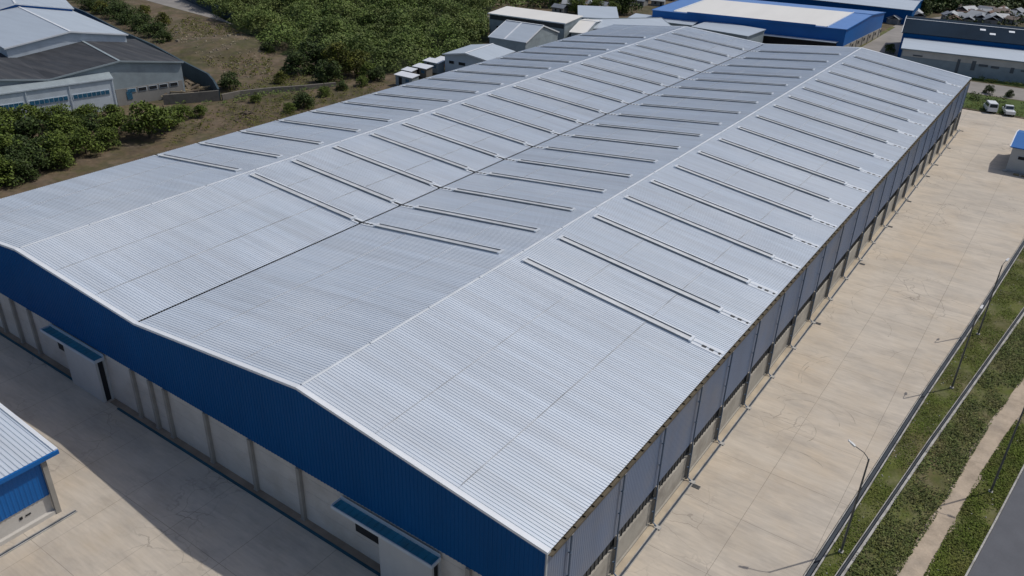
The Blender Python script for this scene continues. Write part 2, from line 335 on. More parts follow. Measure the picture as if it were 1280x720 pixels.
# lap lines: narrow sealant strips where the sheets overlap
for k,(xa,xb) in enumerate(segs):
    for u in (1/3,2/3):
        b=MB(); x=xa+(xb-xa)*u; b.box(x-.02,x+.02,.5,LEN-.5,roofz(x)+.03,roofz(x)+.071); b.build('lap_seam',K['seam'],W)
for k in (1,3):
    b=MB(); x=X[k]; z=Z[k]; y=.25
    while y<LEN-.3:
        y2=min(y+6.05,LEN-.25); w_=.13
        b.hexa([(x-w_,y,roofz(x-w_)+.06),(x+w_,y,roofz(x+w_)+.06),(x+w_,y2,roofz(x+w_)+.06),(x-w_,y2,roofz(x-w_)+.06)],
               [(x-.05,y,z+.10),(x+.05,y,z+.10),(x+.05,y2,z+.10),(x-.05,y2,z+.10)]); y=y2+.10
    b.build('ridge_cap',K['ridge'],W)
b=MB(); b.box(X[2]-.17,X[2]+.17,.1,LEN-.1,Z[2]-.25,Z[2]-.12); b.build('valley_gutter',K['valley'],W)
# rake flashing on the two gables
for yy,y0,y1 in ((0,-.20,.14),(1,LEN-.4,LEN+.2)):
    b=MB(); xs=[X[0]+.24,X[1],X[2],X[3],X[4]-.22]
    for i in range(4):
        a,c=xs[i],xs[i+1]; za=roofz(min(a,0)) ; zc=roofz(max(c,X[4]))
        b.hexa([(c,y0,zc-.10),(a,y0,za-.10),(a,y1,za-.10),(c,y1,zc-.10)],[(c,y0,zc+.09),(a,y0,za+.09),(a,y1,za+.085),(c,y1,zc+.085)])
    b.build('rake_flashing',K['roof_trim' if yy==0 else 'roof'],W)
# front gable cladding (vertical ribs) and rear one
def cladding_y(y,sgn,zb,x0,x1,name,m):
    b=MB(); pr=[]; x=x0
    while x<x1: pr+=[(x,0),(x+.19,0),(x+.215,.03),(x+.275,.03)]; x+=.3
    pr=[(min(a,x1),h) for a,h in pr]
    for a,h in pr: b.v+= [(a,y+sgn*h,zb),(a,y+sgn*h,roofz(a)-.10)]
    for k in range(len(pr)-1): b.f.append((2*k,2*k+2,2*k+3,2*k+1))
    b.box(x0,x1,y-sgn*.06 if sgn<0 else y-.06,y+.06 if sgn<0 else y-.02,zb-.06,zb+.02)
    return b.build(name,m,W)
HB=4.65
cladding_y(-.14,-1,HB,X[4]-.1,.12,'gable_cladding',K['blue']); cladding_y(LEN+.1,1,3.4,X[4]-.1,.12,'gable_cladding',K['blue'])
b=MB(); b.box(X[4],-.02,0,.2,0,HB+.4)
for k in range(3): b.box(X[4]+.01,-.03,-.012,-.002,1.45+1.25*k,1.49+1.25*k)
b.build('front_wall',K['conc_wall'],W)
b=MB(); b.box(X[4],-.02,LEN-.2,LEN,0,8.6); b.build('rear_wall',K['conc_wall'],W)
b=MB(); b.box(X[4],X[4]+.2,.2,LEN-.2,0,8.6); b.build('side_wall',K['conc_wall'],W)
# right hand long side
b=MB(); pr=ribs(-.14,LEN+.1); 
for y,h in pr: b.v+=[(.13+h*.35,y,3.4),(.13+h*.35,y,8.82)]
for k in range(len(pr)-1): b.f.append((2*k,2*k+2,2*k+3,2*k+1))
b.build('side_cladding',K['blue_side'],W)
b=MB(); b.box(.10,.19,-.16,-.10,3.3,8.95); b.box(.17,.20,-.17,-.07,3.3,8.95); b.build('corner_trim',K['paint_grey'],W)
b=MB(); b.box(-.2,.06,.2,LEN-.2,0,2.28); b.box(-.2,.10,.2,LEN-.2,2.2,2.32); b.box(-.2,.16,.2,LEN-.2,0,.16); b.build('side_wall',K['conc_side'],W)
b=MB(); b.box(-.10,-.03,.2,LEN-.2,2.33,3.7); 
y=.6
while y<LEN-.5:
    b.box(-.03,.02,y,y+.05,2.325,3.4); y+=.5
b.box(-.02,.08,.2,LEN-.2,3.36,3.46)
b.build('louvre_band',K['louvre'],W)
b=MB(); b.box(.14,.17,.0,LEN,8.78,8.98); b.box(.17,.40,0,LEN,8.78,8.80); b.box(.40,.42,0,LEN,8.78,8.96)
y=.5
while y<LEN: b.box(.17,.40,y,y+.05,8.80,8.90); y+=1.01
b.build('eave_gutter',K['gutter'],W)
PY=[2.2,8.3,13.95,19.75,25.4,31.3,37.2]+[37.2+6.08*k for k in range(1,16)]+[132.6]
proto=None
for i,y in enumerate(PY):
    if proto is None:
        b=MB(); b.tube([(.30,y,8.55),(.30,y,3.4),(.34,y,3.2),(.34,y,.3),(.62,y,.08)],.055,7); b.beam((.17,y,8.55),(.32,y,8.62),.12)
        for zz in (7.2,5.4,2.4,1.2): b.box(.18,.37,y-.08,y+.08,zz,zz+.05)
        d=b.build('downpipe',K['pipe'],W); b=MB(); b.box(.10,.36,y-.10,y+.10,8.60,8.74); b.build('outlet',K['lamp'],d)
        b=MB(); b.box(.50,.98,y-.16,y+.16,-.05,.09); b.build('sump',K['drain_rim'],d); proto=d; y0p=y
        b=MB(); b.box(.06,.26,y+.14,y+.42,0,3.3); b.box(.0,.30,y+.10,y+.46,0,.22); c0=b.build('side_column',K['column'],W)
    else:
        c=copy_tree(proto,parent=W); c.location=Vector(proto.location)+Vector((0,y-y0p,0))
        c=copy_tree(c0,parent=W); c.location=Vector(c0.location)+Vector((0,y-y0p,0))
# roof vent strips: a raised open channel per bay and slope, with a flashing tail to eave or valley
VY=[23.3,28.9,35.0,41.1,46.7,52.6,58.7,64.8,70.9,77.4,84.0,90.2,96.5,102.8,109.7,117.2,124.6]
spec=[(-17.6,-2.4,.1,-.05),(-20.1,-34.4,-36.2,0),(-52.0,-37.5,-36.55,0),(-54.3,-68.2,-69.3,0)]
def vent_proto(s):
    xa,xb,xt,_=s; y=VY[0]; b=MB(); d=1 if xb>xa else -1
    def bar(x0,x1,y0,y1,h0,h1,mb):
        mb.hexa([(x0,y0,roofz(x0)+h0),(x1,y0,roofz(x1)+h0),(x1,y1,roofz(x1)+h0),(x0,y1,roofz(x0)+h0)],[(x0,y0,roofz(x0)+h1),(x1,y0,roofz(x1)+h1),(x1,y1,roofz(x1)+h1),(x0,y1,roofz(x0)+h1)])
    x0,x1=min(xa,xb),max(xa,xb)
    bar(x0,x1,y+.06,y+.64,.02,.13,b)
    v=b.build('roof_vent',K['vent'],W)
    c=MB(); bar(x0,x1,y,y+.06,.02,.20,c); c.build('upstand',K['vent_shade'],v); c=MB(); bar(x0,x1,y+.64,y+.70,.02,.20,c); c.build('upstand',K['vent_shade'],v)
    c=MB(); bar(x0,x1,y-.01,y+.07,.201,.22,c); c.build('rim',K['vent'],v); c=MB(); bar(x0,x1,y+.63,y+.74,.201,.225,c); c.build('rim',K['cap'],v)
    for e in (x0,x1): c=MB(); bar(e-.10,e+.10,y-.03,y+.72,.10,.23,c); c.build('end_cap',K['cap'],v)
    t0,t1=min(xb+.12*d,xt),max(xb+.12*d,xt)
    for ya,yb in ((-.08,.24),(.38,.74)): t=MB(); bar(t0,t1,y+ya,y+yb,.035,.075,t); t.build('flashing',K['cap'],v)
    q=MB()
    for k in range(3):
        xx=xb+(xt-xb)*(.3+.25*k+.1*random.random()); l=.25*random.random()+.12
        bar(min(xx,xx+l*d),max(xx,xx+l*d),y+.14,y+.40,.076,.10,q)
    q.build('patch',K['louvre'],v)
    return v
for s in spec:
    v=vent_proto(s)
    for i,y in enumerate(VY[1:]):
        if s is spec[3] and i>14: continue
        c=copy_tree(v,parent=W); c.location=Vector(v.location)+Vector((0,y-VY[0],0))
# front columns, plinth, porches
CX=[-5.0,-19.4,-24.35,-29.3,-34.2,-36.1,-38.45,-53.9,-56.9,-59.9,-64.5]
c0=None
for x in CX:
    if c0 is None:
        b=MB(); b.box(x-.16,x+.16,-.26,-.002,0,HB-.02); b.box(x-.20,x+.20,-.30,-.0,0,.12); c0=b.build('front_column',K['column'],W); xx0=x
    else:
        c=copy_tree(c0,parent=W); c.location=Vector(c0.location)+Vector((x-xx0,0,0))
def porch(x0,x1,wx0,wx1,zt):
    p=MB(); p.box(wx0,wx1,-.86,-.66,0,zt-.14); p.box(wx1-.10,wx1,-.20,-.003,0,zt-.1); pw=p.build('porch',K['paint_grey'],W)
    c=MB(); c.box(x0,x1,-.95,-.17,zt-.06,zt); n=16
    for k in range(n): xx=x0+(x1-x0)*(k+.5)/n; c.box(xx-.03,xx+.03,-.93,-.18,zt+.001,zt+.03)
    c.build('canopy_roof',K['canopy'],pw)
    e=MB(); e.box(x0-.05,x1+.05,-1.02,-.95,zt-.16,zt+.08); e.box(x0-.06,x0,-.95,-.17,zt-.15,zt+.12); e.box(x1,x1+.06,-.95,-.17,zt-.15,zt+.12); e.box(x0,x1,-.17,-.145,zt+.0,zt+.32)
    e.build('canopy_trim',K['pale_wall'],pw)
    d=MB(); d.box(wx1-.32,wx1-.12,-.64,-.02,0,zt-.3); d.build('doorway',K['dark'],pw)
    f=MB(); f.box(wx0-2.9,wx0-.9,-.03,-.008,zt-2.25,zt-1.6); f.build('window',K['dark'],pw)
    return pw
porch(-50.4,-42.3,-47.3,-42.55,4.2); porch(-15.4,-7.1,-11.5,-7.2,4.1)
b=MB(); b.box(X[4],-47.4,-.52,-.003,0,.05); b.box(-42.3,-11.6,-.55,-.003,0,.05); b.box(-7,.3,-.55,-.003,0,.05); struct(b,'apron',mat('brown_apron',(.27,.215,.165),.9,0,.2,.5,stain=(.17,.14,.11),stain_scale=.4,stain_amt=.6))
for x0,x1 in ((-69,-47.4),(-41.0,-11.6),(-7,.4)):
    b=MB(); b.box(x0,x1,-.74,-.55,-.0,.07); b.box(x0,x1,-.71,-.58,.07,.085); struct(b,'drain_channel',K['drain_teal'])
# tyre scuffs: thin dark arcs left by turning lorries
b=MB()
for cx,cy,rr,a0,a1 in ((5.2,33,2.6,.2,2.6),(5.6,33.4,3.4,.4,2.9),(4.6,31,1.9,-.6,2.2),(7.4,40,4.6,1.9,3.6),(7.8,40.3,5.3,1.8,3.5),(4.4,52,3.2,-.3,1.4),(8.0,58,5.5,2.2,3.9),(6.2,25,3.2,.9,2.4),(-24,-11.5,6.5,3.6,5.0),(-24,-11.3,7.4,3.7,5.2),(6.5,78,6,.2,1.5),(6.0,95,6,2.4,3.9)):
    n=22
    for k in range(n):
        if random.random()<.12: continue
        t0=a0+(a1-a0)*k/n; t1=a0+(a1-a0)*(k+1)/n; w0=.05+.03*math.sin(k)
        b.poly(*[(cx+q*math.cos(t),cy+q*math.sin(t),.004) for q,t in ((rr,t0),(rr+w0,t0),(rr+w0,t1),(rr,t1))])
K['scuff']=mat('tyre_scuff',(.36,.32,.265),.9,0,.3,.8)
struct(b,'tyre_marks',K['scuff'])
# right side apron and drain
b=MB(); b.box(.17,.62,.3,LEN-.2,0.,.04); struct(b,'apron',K['apron'])
b=MB(); b.box(.62,.66,.3,LEN+.5,.0,.07); b.box(.82,.86,.3,LEN+.5,.0,.07); o=struct(b,'drain_channel',K['drain_rim'])
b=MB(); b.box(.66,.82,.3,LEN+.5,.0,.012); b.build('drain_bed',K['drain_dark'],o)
b=MB(); b.box(-.3,.3,-.2,.2,0,.03)
for k in range(6): b.box(-.26,.26,-.17+.06*k,-.14+.06*k,.03,.05)
gd=tag(b.build('drain_grate',K['steel']),'dark drain cover lying on the yard against the warehouse side drain','drain cover','drain covers by the warehouse side drain')
for i,y in enumerate((19.5,49.5,66.6,80.3,91.3,104.,110.5,121.,133.2)):
    o=gd if i==0 else copy_tree(gd)
    o.location=(1.18,y,0)
# ------------------------------------------------------------------ generic hall: front edge A->B, depth away from the camera
def hall(name,label,cat,A,B,depth,he,hr,ridge='facade',wall='grey_wall',roof='pale_roof',trim='roof_trim',peak=.5,group=None,over=.35,base=0.,th=.14,n=None):
    A=np.array(A,float); B=np.array(B,float); L=float(np.linalg.norm(B-A)); u=(B-A)/L; n=np.array([-u[1],u[0]]) if n is None else np.array(n,float)
    if n@((A+B)/2-CPOS[:2])<0: n=-n
    c=(A+B)/2+n*depth/2
    r=empty(name,(float(c[0]),float(c[1]),base),label,cat,group)
    def Pt(s,t,z): q=A+u*s+n*t; return (float(q[0]),float(q[1]),z+base)
    w_=MB()
    w_.hexa([Pt(0,0,0),Pt(L,0,0),Pt(L,depth,0),Pt(0,depth,0)],[Pt(0,0,he),Pt(L,0,he),Pt(L,depth,he),Pt(0,depth,he)])
    R_=MB()
    def slab(p): R_.hexa([(x,y,z+.03) for x,y,z in p],[(x,y,z+th+.03) for x,y,z in p])
    T=MB()
    if ridge=='facade':
        tm=depth*peak; e=over; s1=(hr-he)/tm; s2=(hr-he)/max(depth-tm,.01)
        for s in (.02,L-.02):
            w_.hexa([Pt(s-.05,.05,he),Pt(s+.05,.05,he),Pt(s+.05,depth-.05,he),Pt(s-.05,depth-.05,he)],[Pt(s-.05,tm-.02,hr),Pt(s+.05,tm-.02,hr),Pt(s+.05,tm+.02,hr),Pt(s-.05,tm+.02,hr)])
        slab([Pt(-e,-e,he-e*s1),Pt(L+e,-e,he-e*s1),Pt(L+e,tm,hr),Pt(-e,tm,hr)]); slab([Pt(-e,tm+.01,hr),Pt(L+e,tm+.01,hr),Pt(L+e,depth+e,he-e*s2),Pt(-e,depth+e,he-e*s2)])
        for s in (-e-.05,L+e+.05):
            T.beam(Pt(s,-e,he-e*s1+.1),Pt(s,tm,hr+.1),.1,.26); T.beam(Pt(s,tm,hr+.1),Pt(s,depth+e,he-e*s2+.1),.1,.26)
        T.beam(Pt(-e,tm,hr+.22),Pt(L+e,tm,hr+.22),.4,.06)
    elif ridge=='depth':
        sm=L*peak; e=over; s1=(hr-he)/sm; s2=(hr-he)/max(L-sm,.01)
        for t in (.02,depth-.02):
            w_.hexa([Pt(.05,t-.05,he),Pt(L-.05,t-.05,he),Pt(L-.05,t+.05,he),Pt(.05,t+.05,he)],[Pt(sm-.02,t-.05,hr),Pt(sm+.02,t-.05,hr),Pt(sm+.02,t+.05,hr),Pt(sm-.02,t+.05,hr)])
        slab([Pt(-e,-e,he-e*s1),Pt(sm,-e,hr),Pt(sm,depth+e,hr),Pt(-e,depth+e,he-e*s1)]); slab([Pt(sm+.01,-e,hr),Pt(L+e,-e,he-e*s2),Pt(L+e,depth+e,he-e*s2),Pt(sm+.01,depth+e,hr)])
        for t in (-e-.05,):
            T.beam(Pt(-e,t,he-e*s1+.1),Pt(sm,t,hr+.1),.1,.26); T.beam(Pt(sm,t,hr+.1),Pt(L+e,t,he-e*s2+.1),.1,.26)
        T.beam(Pt(sm,-e,hr+.22),Pt(sm,depth+e,hr+.22),.4,.06)
    elif ridge=='mono':
        e=over; s1=(hr-he)/depth
        for s in (.02,L-.02):
            w_.hexa([Pt(s-.05,.05,he),Pt(s+.05,.05,he),Pt(s+.05,depth,he),Pt(s-.05,depth,he)],[Pt(s-.05,.05,he+.02),Pt(s+.05,.05,he+.02),Pt(s+.05,depth,hr),Pt(s-.05,depth,hr)])
        slab([Pt(-e,-e,he-e*s1),Pt(L+e,-e,he-e*s1),Pt(L+e,depth,hr),Pt(-e,depth,hr)])
        T.beam(Pt(-e,-e-.05,he-e*s1+.08),Pt(L+e,-e-.05,he-e*s1+.08),.1,.22)
    w_.build('wall',K[wall],r); R_.build('roof',K[roof],r); T.build('roof_edge',K[trim],r)
    return r,Pt,L
def panel(r,Pt,name,m,s0,s1,z0,z1,t=-.07,d=.07,side=None,parent=None):
    b=MB()
    if side is None: b.hexa([Pt(s0,t,z0),Pt(s1,t,z0),Pt(s1,t+d,z0),Pt(s0,t+d,z0)],[Pt(s0,t,z1),Pt(s1,t,z1),Pt(s1,t+d,z1),Pt(s0,t+d,z1)])
    else: b.hexa([Pt(side,s0,z0),Pt(side+d,s0,z0),Pt(side+d,s1,z0),Pt(side,s1,z0)],[Pt(side,s0,z1),Pt(side+d,s0,z1),Pt(side+d,s1,z1),Pt(side,s1,z1)])
    return b.build(name,K[m],parent or r)
# ------------------------------------------------------------------ annex in the lower left corner
r=empty('annex',(-46,-22,0),'small blue clad shed with a ribbed grey roof beside the front yard shadow','shed')
b=MB(); pr=[]; y=-40.
while y<-9.0: pr+=[(y,0),(y+.17,0),(y+.20,.05),(y+.27,.05)]; y+=.3
pr=[(min(a,-9.02),h) for a,h in pr]
for yy,h in pr: b.v+=[(-60,yy,6.62+h),(-33.22,yy,5.0+h)]
for k in range(len(pr)-1): b.f.append((2*k,2*k+1,2*k+3,2*k+2))
b.build('roof',K['roof'],r)
b=MB(); b.hexa([(-60,-9.05,6.55),(-33.2,-9.05,4.94),(-33.2,-8.78,4.94),(-60,-8.78,6.55)],[(-60,-9.05,6.73),(-33.2,-9.05,5.11),(-33.2,-8.78,5.11),(-60,-8.78,6.73)]); b.build('roof_edge',K['roof_trim'],r)
b=MB(); b.box(-33.24,-33.08,-40,-8.8,4.72,5.02); b.build('fascia',K['blue_bright'],r)
b=MB(); y=-40.; pr=[]
while y<-9.75: pr+=[(y,0),(y+.17,0),(y+.20,.022),(y+.27,.022)]; y+=.3
for yy,h in pr: b.v+=[(-33.6+h,min(yy,-9.75),1.66),(-33.6+h,min(yy,-9.75),4.86)]
for k in range(len(pr)-1): b.f.append((2*k,2*k+2,2*k+3,2*k+1))
b.box(-60,-33.62,-9.9,-9.75,1.5,4.9); b.build('wall_cladding',K['blue_bright'],r)
b=MB(); b.box(-60,-33.68,-40,-9.95,0,1.66); b.box(-33.68,-33.40,-40,-9.9,0,.30); b.build('base_wall',K['conc_wall'],r)
b=MB(); b.box(-33.66,-33.34,-9.95,-9.62,0,4.72); b.build('column',K['column'],r)
b=MB(); b.box(-33.66,-33.63,-12.1,-11.9,.9,1.1); b.box(-33.66,-33.63,-11.7,-11.35,.95,1.05); b.build('outlet',K['dark'],r)
b=MB(); b.box(-32.75,-32.68,-40,-9.0,0,.07); b.box(-32.50,-32.43,-40,-9.0,0,.07); o=struct(b,'drain_channel',K['drain_rim'])
b=MB(); b.box(-32.68,-32.50,-40,-9.0,0,.012); b.build('drain_bed',K['drain_dark'],o)
# ------------------------------------------------------------------ blue roofed hut in the right yard
r=empty('hut',(13.3,120,0),'pale walled hut with a bright blue roof at the right edge of the yard','hut')
b=MB(); b.box(10.25,16.4,114.9,125,0,3.75); b.build('wall',K['paint_grey'],r)
b=MB(); b.hexa([(9.95,114.5,3.72),(16.7,114.5,3.72),(16.7,120,4.7),(9.95,120,4.7)],[(9.95,114.5,3.86),(16.7,114.5,3.86),(16.7,120,4.84),(9.95,120,4.84)])
b.hexa([(9.95,120.01,4.7),(16.7,120.01,4.7),(16.7,125.4,3.72),(9.95,125.4,3.72)],[(9.95,120.01,4.84),(16.7,120.01,4.84),(16.7,125.4,3.86),(9.95,125.4,3.86)]); b.build('roof',K['blue_bright'],r)
b=MB(); b.beam((9.9,114.5,3.82),(9.9,120,4.8),.14,.2); b.beam((9.9,120,4.8),(9.9,125.4,3.82),.14,.2); b.build('roof_edge',K['roof_trim'],r)
b=MB(); b.box(11.3,12.6,114.86,114.9,2.0,2.6); f_=b.build('window',K['frame'],r); b=MB(); b.box(11.36,12.54,114.83,114.86,2.05,2.55); b.build('pane',K['dark'],f_)
b=MB(); b.box(9.9,16.4,114.2,114.86,0,.12); b.build('plinth',K['drain_rim'],r)
for i,(x,y,l,wd) in enumerate(((11.9,113.4,.8,.3),(12.9,113.3,.6,.3),(10.7,131.,.9,.35))):
    b=MB(); b.box(x-l/2,x+l/2,y-wd/2,y+wd/2,0,.16)
    for k in range(3): b.beam((x-l/2+.2*k,y-wd/2-.05,.2),(x-l/2+.25*k+.15,y+wd/2+.08,.22),.07)
    tag(b.build('plank_stack',K['timber']),['dark plank stack lying nearest the front of the blue roofed hut','small dark plank stack right of the other one before the blue roofed hut','dark plank stack lying on the yard behind the blue roofed hut'][i],'planks','planks beside the hut')
# ------------------------------------------------------------------ vans on the verge at the far end of the yard
def van(loc,rz,label,pickup):
    r=empty('parked_van' if not pickup else 'parked_pickup',loc,label,'van' if not pickup else 'pickup'); r.rotation_euler=(0,0,0)
    b=MB(); Lh=1.9
    def tr(mb):
        c,s=math.cos(rz),math.sin(rz); mb.v=[(loc[0]+x*c-y*s,loc[1]+x*s+y*c,z+loc[2]) for x,y,z in mb.v]; return mb
    if pickup:
        b.hexa([(-.8,-Lh,.4),(.8,-Lh,.4),(.8,Lh,.4),(-.8,Lh,.4)],[(-.8,-Lh,.95),(.8,-Lh,.95),(.78,Lh,.9),(-.78,Lh,.9)])
        b.hexa([(-.76,-.2,.95),(.76,-.2,.95),(.76,1.2,.95),(-.76,1.2,.95)],[(-.66,-.05,1.6),(.66,-.05,1.6),(.66,.75,1.6),(-.66,.75,1.6)])
    else:
        b.hexa([(-.82,-Lh,.35),(.82,-Lh,.35),(.82,Lh,.35),(-.82,Lh,.35)],[(-.82,-Lh,1.05),(.82,-Lh,1.05),(.82,Lh,.95),(-.82,Lh,.95)])
        b.hexa([(-.82,-Lh,1.05),(.82,-Lh,1.05),(.82,1.45,1.0),(-.82,1.45,1.0)],[(-.74,-Lh+.1,1.85),(.74,-Lh+.1,1.85),(.74,.75,1.85),(-.74,.75,1.85)])
    tr(b).build('body',K['car_white'],r)
    g_=MB(); zt=1.5 if pickup else 1.72; yb=-.2 if pickup else -Lh
    if not pickup: g_.hexa([(-.68,yb-.02,1.12),(.68,yb-.02,1.12),(.68,yb+.03,1.12),(-.68,yb+.03,1.12)],[(-.64,yb+.05,zt),(.64,yb+.05,zt),(.64,yb+.12,zt),(-.64,yb+.12,zt)])
    else: g_.hexa([(-.68,-.20,1.02),(.68,-.20,1.02),(.68,-.15,1.02),(-.68,-.15,1.02)],[(-.62,-.09,zt),(.62,-.09,zt),(.62,-.04,zt),(-.62,-.04,zt)])
    for sx in (-1,1):
        g_.hexa([(sx*.83,yb+.4,1.1),(sx*.80,yb+.4,1.1),(sx*.80,1.1,1.1),(sx*.83,1.1,1.1)],[(sx*.775,yb+.45,zt-.1),(sx*.74,yb+.45,zt-.1),(sx*.74,.8,zt-.1),(sx*.775,.8,zt-.1)])
    tr(g_).build('window',K['car_glass'],r)
    for sx in (-1,1):
        for sy in (-1.2,1.2):
            t=MB(); t.tube([(sx*.66,sy,.3),(sx*.84,sy,.3)],.3,12); wh=tr(t).build('wheel',K['tyre'],r)
            h=MB(); h.tube([(sx*.84,sy,.3),(sx*.855,sy,.3)],.16,10); tr(h).build('rim',K['lamp'],wh)
q=a2(1236,139.5); van((q[0],q[1]+.6,0),.35,'white van parked on the far grass verge, nearer the warehouse corner',False)
q=a2(1259,143.5); van((q[0],q[1]+.6,0),.3,'pale pickup truck parked on the far grass verge, right of the van',True)
# ------------------------------------------------------------------ street lamps
def lamp(base,h,tip,label):
    r=empty('street_lamp',(base[0],base[1],0),label,'street lamp','street lamps along the yard drain')
    b=MB(); b.tube([(base[0],base[1],-.05),(base[0],base[1],h*.5),(base[0],base[1],h)],[.085,.07,.05],10); b.build('pole',K['steel'],r)
    b=MB(); b.box(base[0]-.15,base[0]+.15,base[1]-.15,base[1]+.15,-.1,.10); b.build('footing',K['drain_rim'],r)
    T=Vector(tip); B=Vector((base[0],base[1],h)); m=B.lerp(T,.4)+Vector((0,0,.12)); b=MB(); b.tube([B-Vector((0,0,.15)),B.lerp(T,.12)+Vector((0,0,.02)),m,T],.03,7); b.build('arm',K['steel'],r)
    d=(T-B).normalized(); b=MB(); b.beam(T-d*.05,T+d*.28,.20,.09); b.beam(T+d*.28,T+d*.5,.15,.06); b.build('lamp_head',K['lamp'],r)
q=a2(1051,690); t_=at(1068,557,8.75); lamp(q,8.1,tuple(t_),'grey lamp post with a curved arm reaching over the yard, nearest the camera')
q=a2(1189.5,485); lamp(q,7.6,(q[0]+.1,q[1]+.9,7.85),'grey lamp post on the turf, second from the camera, rising before the inner drain')
q=a2(1222.5,418); lamp(q,7.75,(q[0]+.2,q[1]+.9,7.95),'grey lamp post on the turf, farthest of those beside the yard')
q=a2(1238,615); lamp(q,8.2,(q[0]+1.4,q[1]+.3,8.5),'dark lamp post standing on the verge between the path and the road')
# ------------------------------------------------------------------ works on the left beyond the bushes
cA=a2(61,100,6.); cB=a2(226,78,6.); cA0=(cA[0]-(cB[0]-cA[0]),cA[1]-(cB[1]-cA[1]))
r1,P1,L1=hall('workshop','old hall with a blackened ridged roof facing the scrap yard','workshop',cA,cB,23,6,7.5,'depth','grey_wall','oldroof','grey_wall',.52,'blackened roof halls')
r0,P0,L0=hall('workshop','old hall with a blackened roof at the left edge of the photo','workshop',cA0,(cA[0]-.05,cA[1]-.1),23,6,7.5,'depth','grey_wall','oldroof','grey_wall',.5,'blackened roof halls')
s1=L1*.52
b=MB()
panel(r1,P1,'lower_wall','town_wall',s1-1.5,L1-.3,0,2.9,-.10,.10)
for k in range(5):
    s=s1+.4+k*(L1-s1-1.2)/5; w1=panel(r1,P1,'window','frame',s,s+1.5,2.05,2.75,-.16,.06); panel(r1,P1,'pane','glass' if k in(0,) else 'dark',s+.08,s+1.4,2.12,2.68,-.19,.03,parent=w1)
panel(r1,P1,'door','glass',s1+.2,s1+1.1,.9,2.3,-.17,.06)
# pale lean-to with the band of blue windows
ua=np.array(cB)-np.array(cA); ua/=np.linalg.norm(ua); na=np.array([-ua[1],ua[0]]); na=na if na@(np.array(cA)-CPOS[:2])>0 else -na
fa=np.array(cA)-ua*21-na*1.5; fb=np.array(cA)+ua*(s1-2.0)-na*1.5
r2,P2,L2=hall('lean_to','long pale lean-to with a band of blue windows before the blackened roofs','lean-to',fa,fb,1.4,5.2,5.9,'mono','pale_wall','grey_wall','pale_wall',over=.1)
k=0; s=L2-.7
while s>2:
    l=6.1; w_=panel(r2,P2,'window','frame',s-l,s-.15,2.7,3.5,-.08,.08)
    b=MB(); x=s-.25
    while x>s-l+.5:
        b.hexa([P2(x-.62,-.11,2.78),P2(x,-.11,2.78),P2(x,-.081,2.78),P2(x-.62,-.081,2.78)],[P2(x-.62,-.11,3.42),P2(x,-.11,3.42),P2(x,-.081,3.42),P2(x-.62,-.081,3.42)])
        x-=.72
    b.build('pane',K['glass'],w_); s-=l+.5; k+=1
for s in (L2-7.,L2-13.5,L2-20,L2-.15): panel(r2,P2,'drain_pipe','frame',s-.07,s+.07,0,5.0,-.14,.06)
hA=a2(7,60,8.); hB=a2(157,43,8.)
hall('hall','higher hall with a pale grey ridged roof behind the blackened roofs','hall',hA,hB,31,7.9,9.5,'depth','pale_wall','pale_roof','roof_trim',.53)
gA=a2(-22,18,8.6); gB=a2(90,11,8.6)
r3,P3,L3=hall('hall','farthest grey roofed hall with a blue gable band, top left corner','hall',gA,gB,45,8.6,10.2,'depth','blue_bright','pale_roof','roof_trim',.38)
# dark retaining wall, low yard wall, hedge wall
def wall_run(pts,h,th,name,m,label,cat='wall',base=0.):
    b=MB()
    for i in range(len(pts)-1):
        a=np.array(pts[i]); c=np.array(pts[i+1]); d=(c-a)/np.linalg.norm(c-a); n=np.array([-d[1],d[0]])*th/2; e=d*.01
        h0=h[i] if isinstance(h,list) else h; h1=h[i+1] if isinstance(h,list) else h
        b.hexa([(*(a-n+e),base),(*(c-n-e),base),(*(c+n-e),base),(*(a+n+e),base)],[(*(a-n+e),h0),(*(c-n-e),h1),(*(c+n-e),h1),(*(a+n+e),h0)])
    return tag(b.build(name,m),label,cat)
rp=[a2(22,-18,3.),a2(64,-1,3.),a2(80,4,3.),a2(107,15,3.),a2(152,38.5,3.),a2(192,56,3.),a2(226,75,3.),a2(260,92,2.9),a2(267,100,2.6),a2(273,111,2.)]
wall_run(rp,[3,3,3,3,3,3,3,2.9,2.6,2.],.35,'retaining_wall',K['retain'],'long dark retaining wall running down the right side of the works')
wall_run([a2(205,131),a2(240,128.5),a2(275,126)],[1.75,1.8,1.9],.3,'yard_wall',K['oldwall'],'low stained grey wall closing the scrap yard','wall')
wall_run([a2(278,125.5),a2(300,121),a2(340,116),a2(380,112.5),a2(420,108)],[1.1,1.1,1.,.9,.8],.4,'stone_wall',K['oldwall'],'low overgrown grey stone wall along the dirt strip','wall')
sy=[a2(150,127),a2(160,112),a2(226,99),a2(262,110),a2(271,124),a2(207,129)]
sheet(sy,.0,'scrap_yard_ground',K['earth'])
b=MB(); q=sample([a2(156,124),a2(166,114),a2(224,103),a2(257,114),a2(262,121),a2(206,125)],95)
for x,y in q:
    a=random.gauss(1.1,.7); l=random.uniform(.8,4.2); z=random.uniform(.1,1.1); d=(math.cos(a)*l/2,math.sin(a)*l/2); tz=random.uniform(-.25,.25)
    b.beam((x-d[0],y-d[1],z-tz),(x+d[0],y+d[1],z+tz),random.uniform(.15,.8),random.uniform(.06,.22))
tag(b.build('scrap_heap',K['timber']),'jumbled heap of brown and grey scrap boards in the walled yard','scrap heap',kind='stuff')
b=MB()
for x,y in np.array(a2(305,145))+rng.normal(size=(9,2))*np.array([.8,1.1]):
    a=random.uniform(0,3); b.beam((x-math.cos(a),y-math.sin(a),.1),(x+math.cos(a),y+math.sin(a),.45),.2,.1)
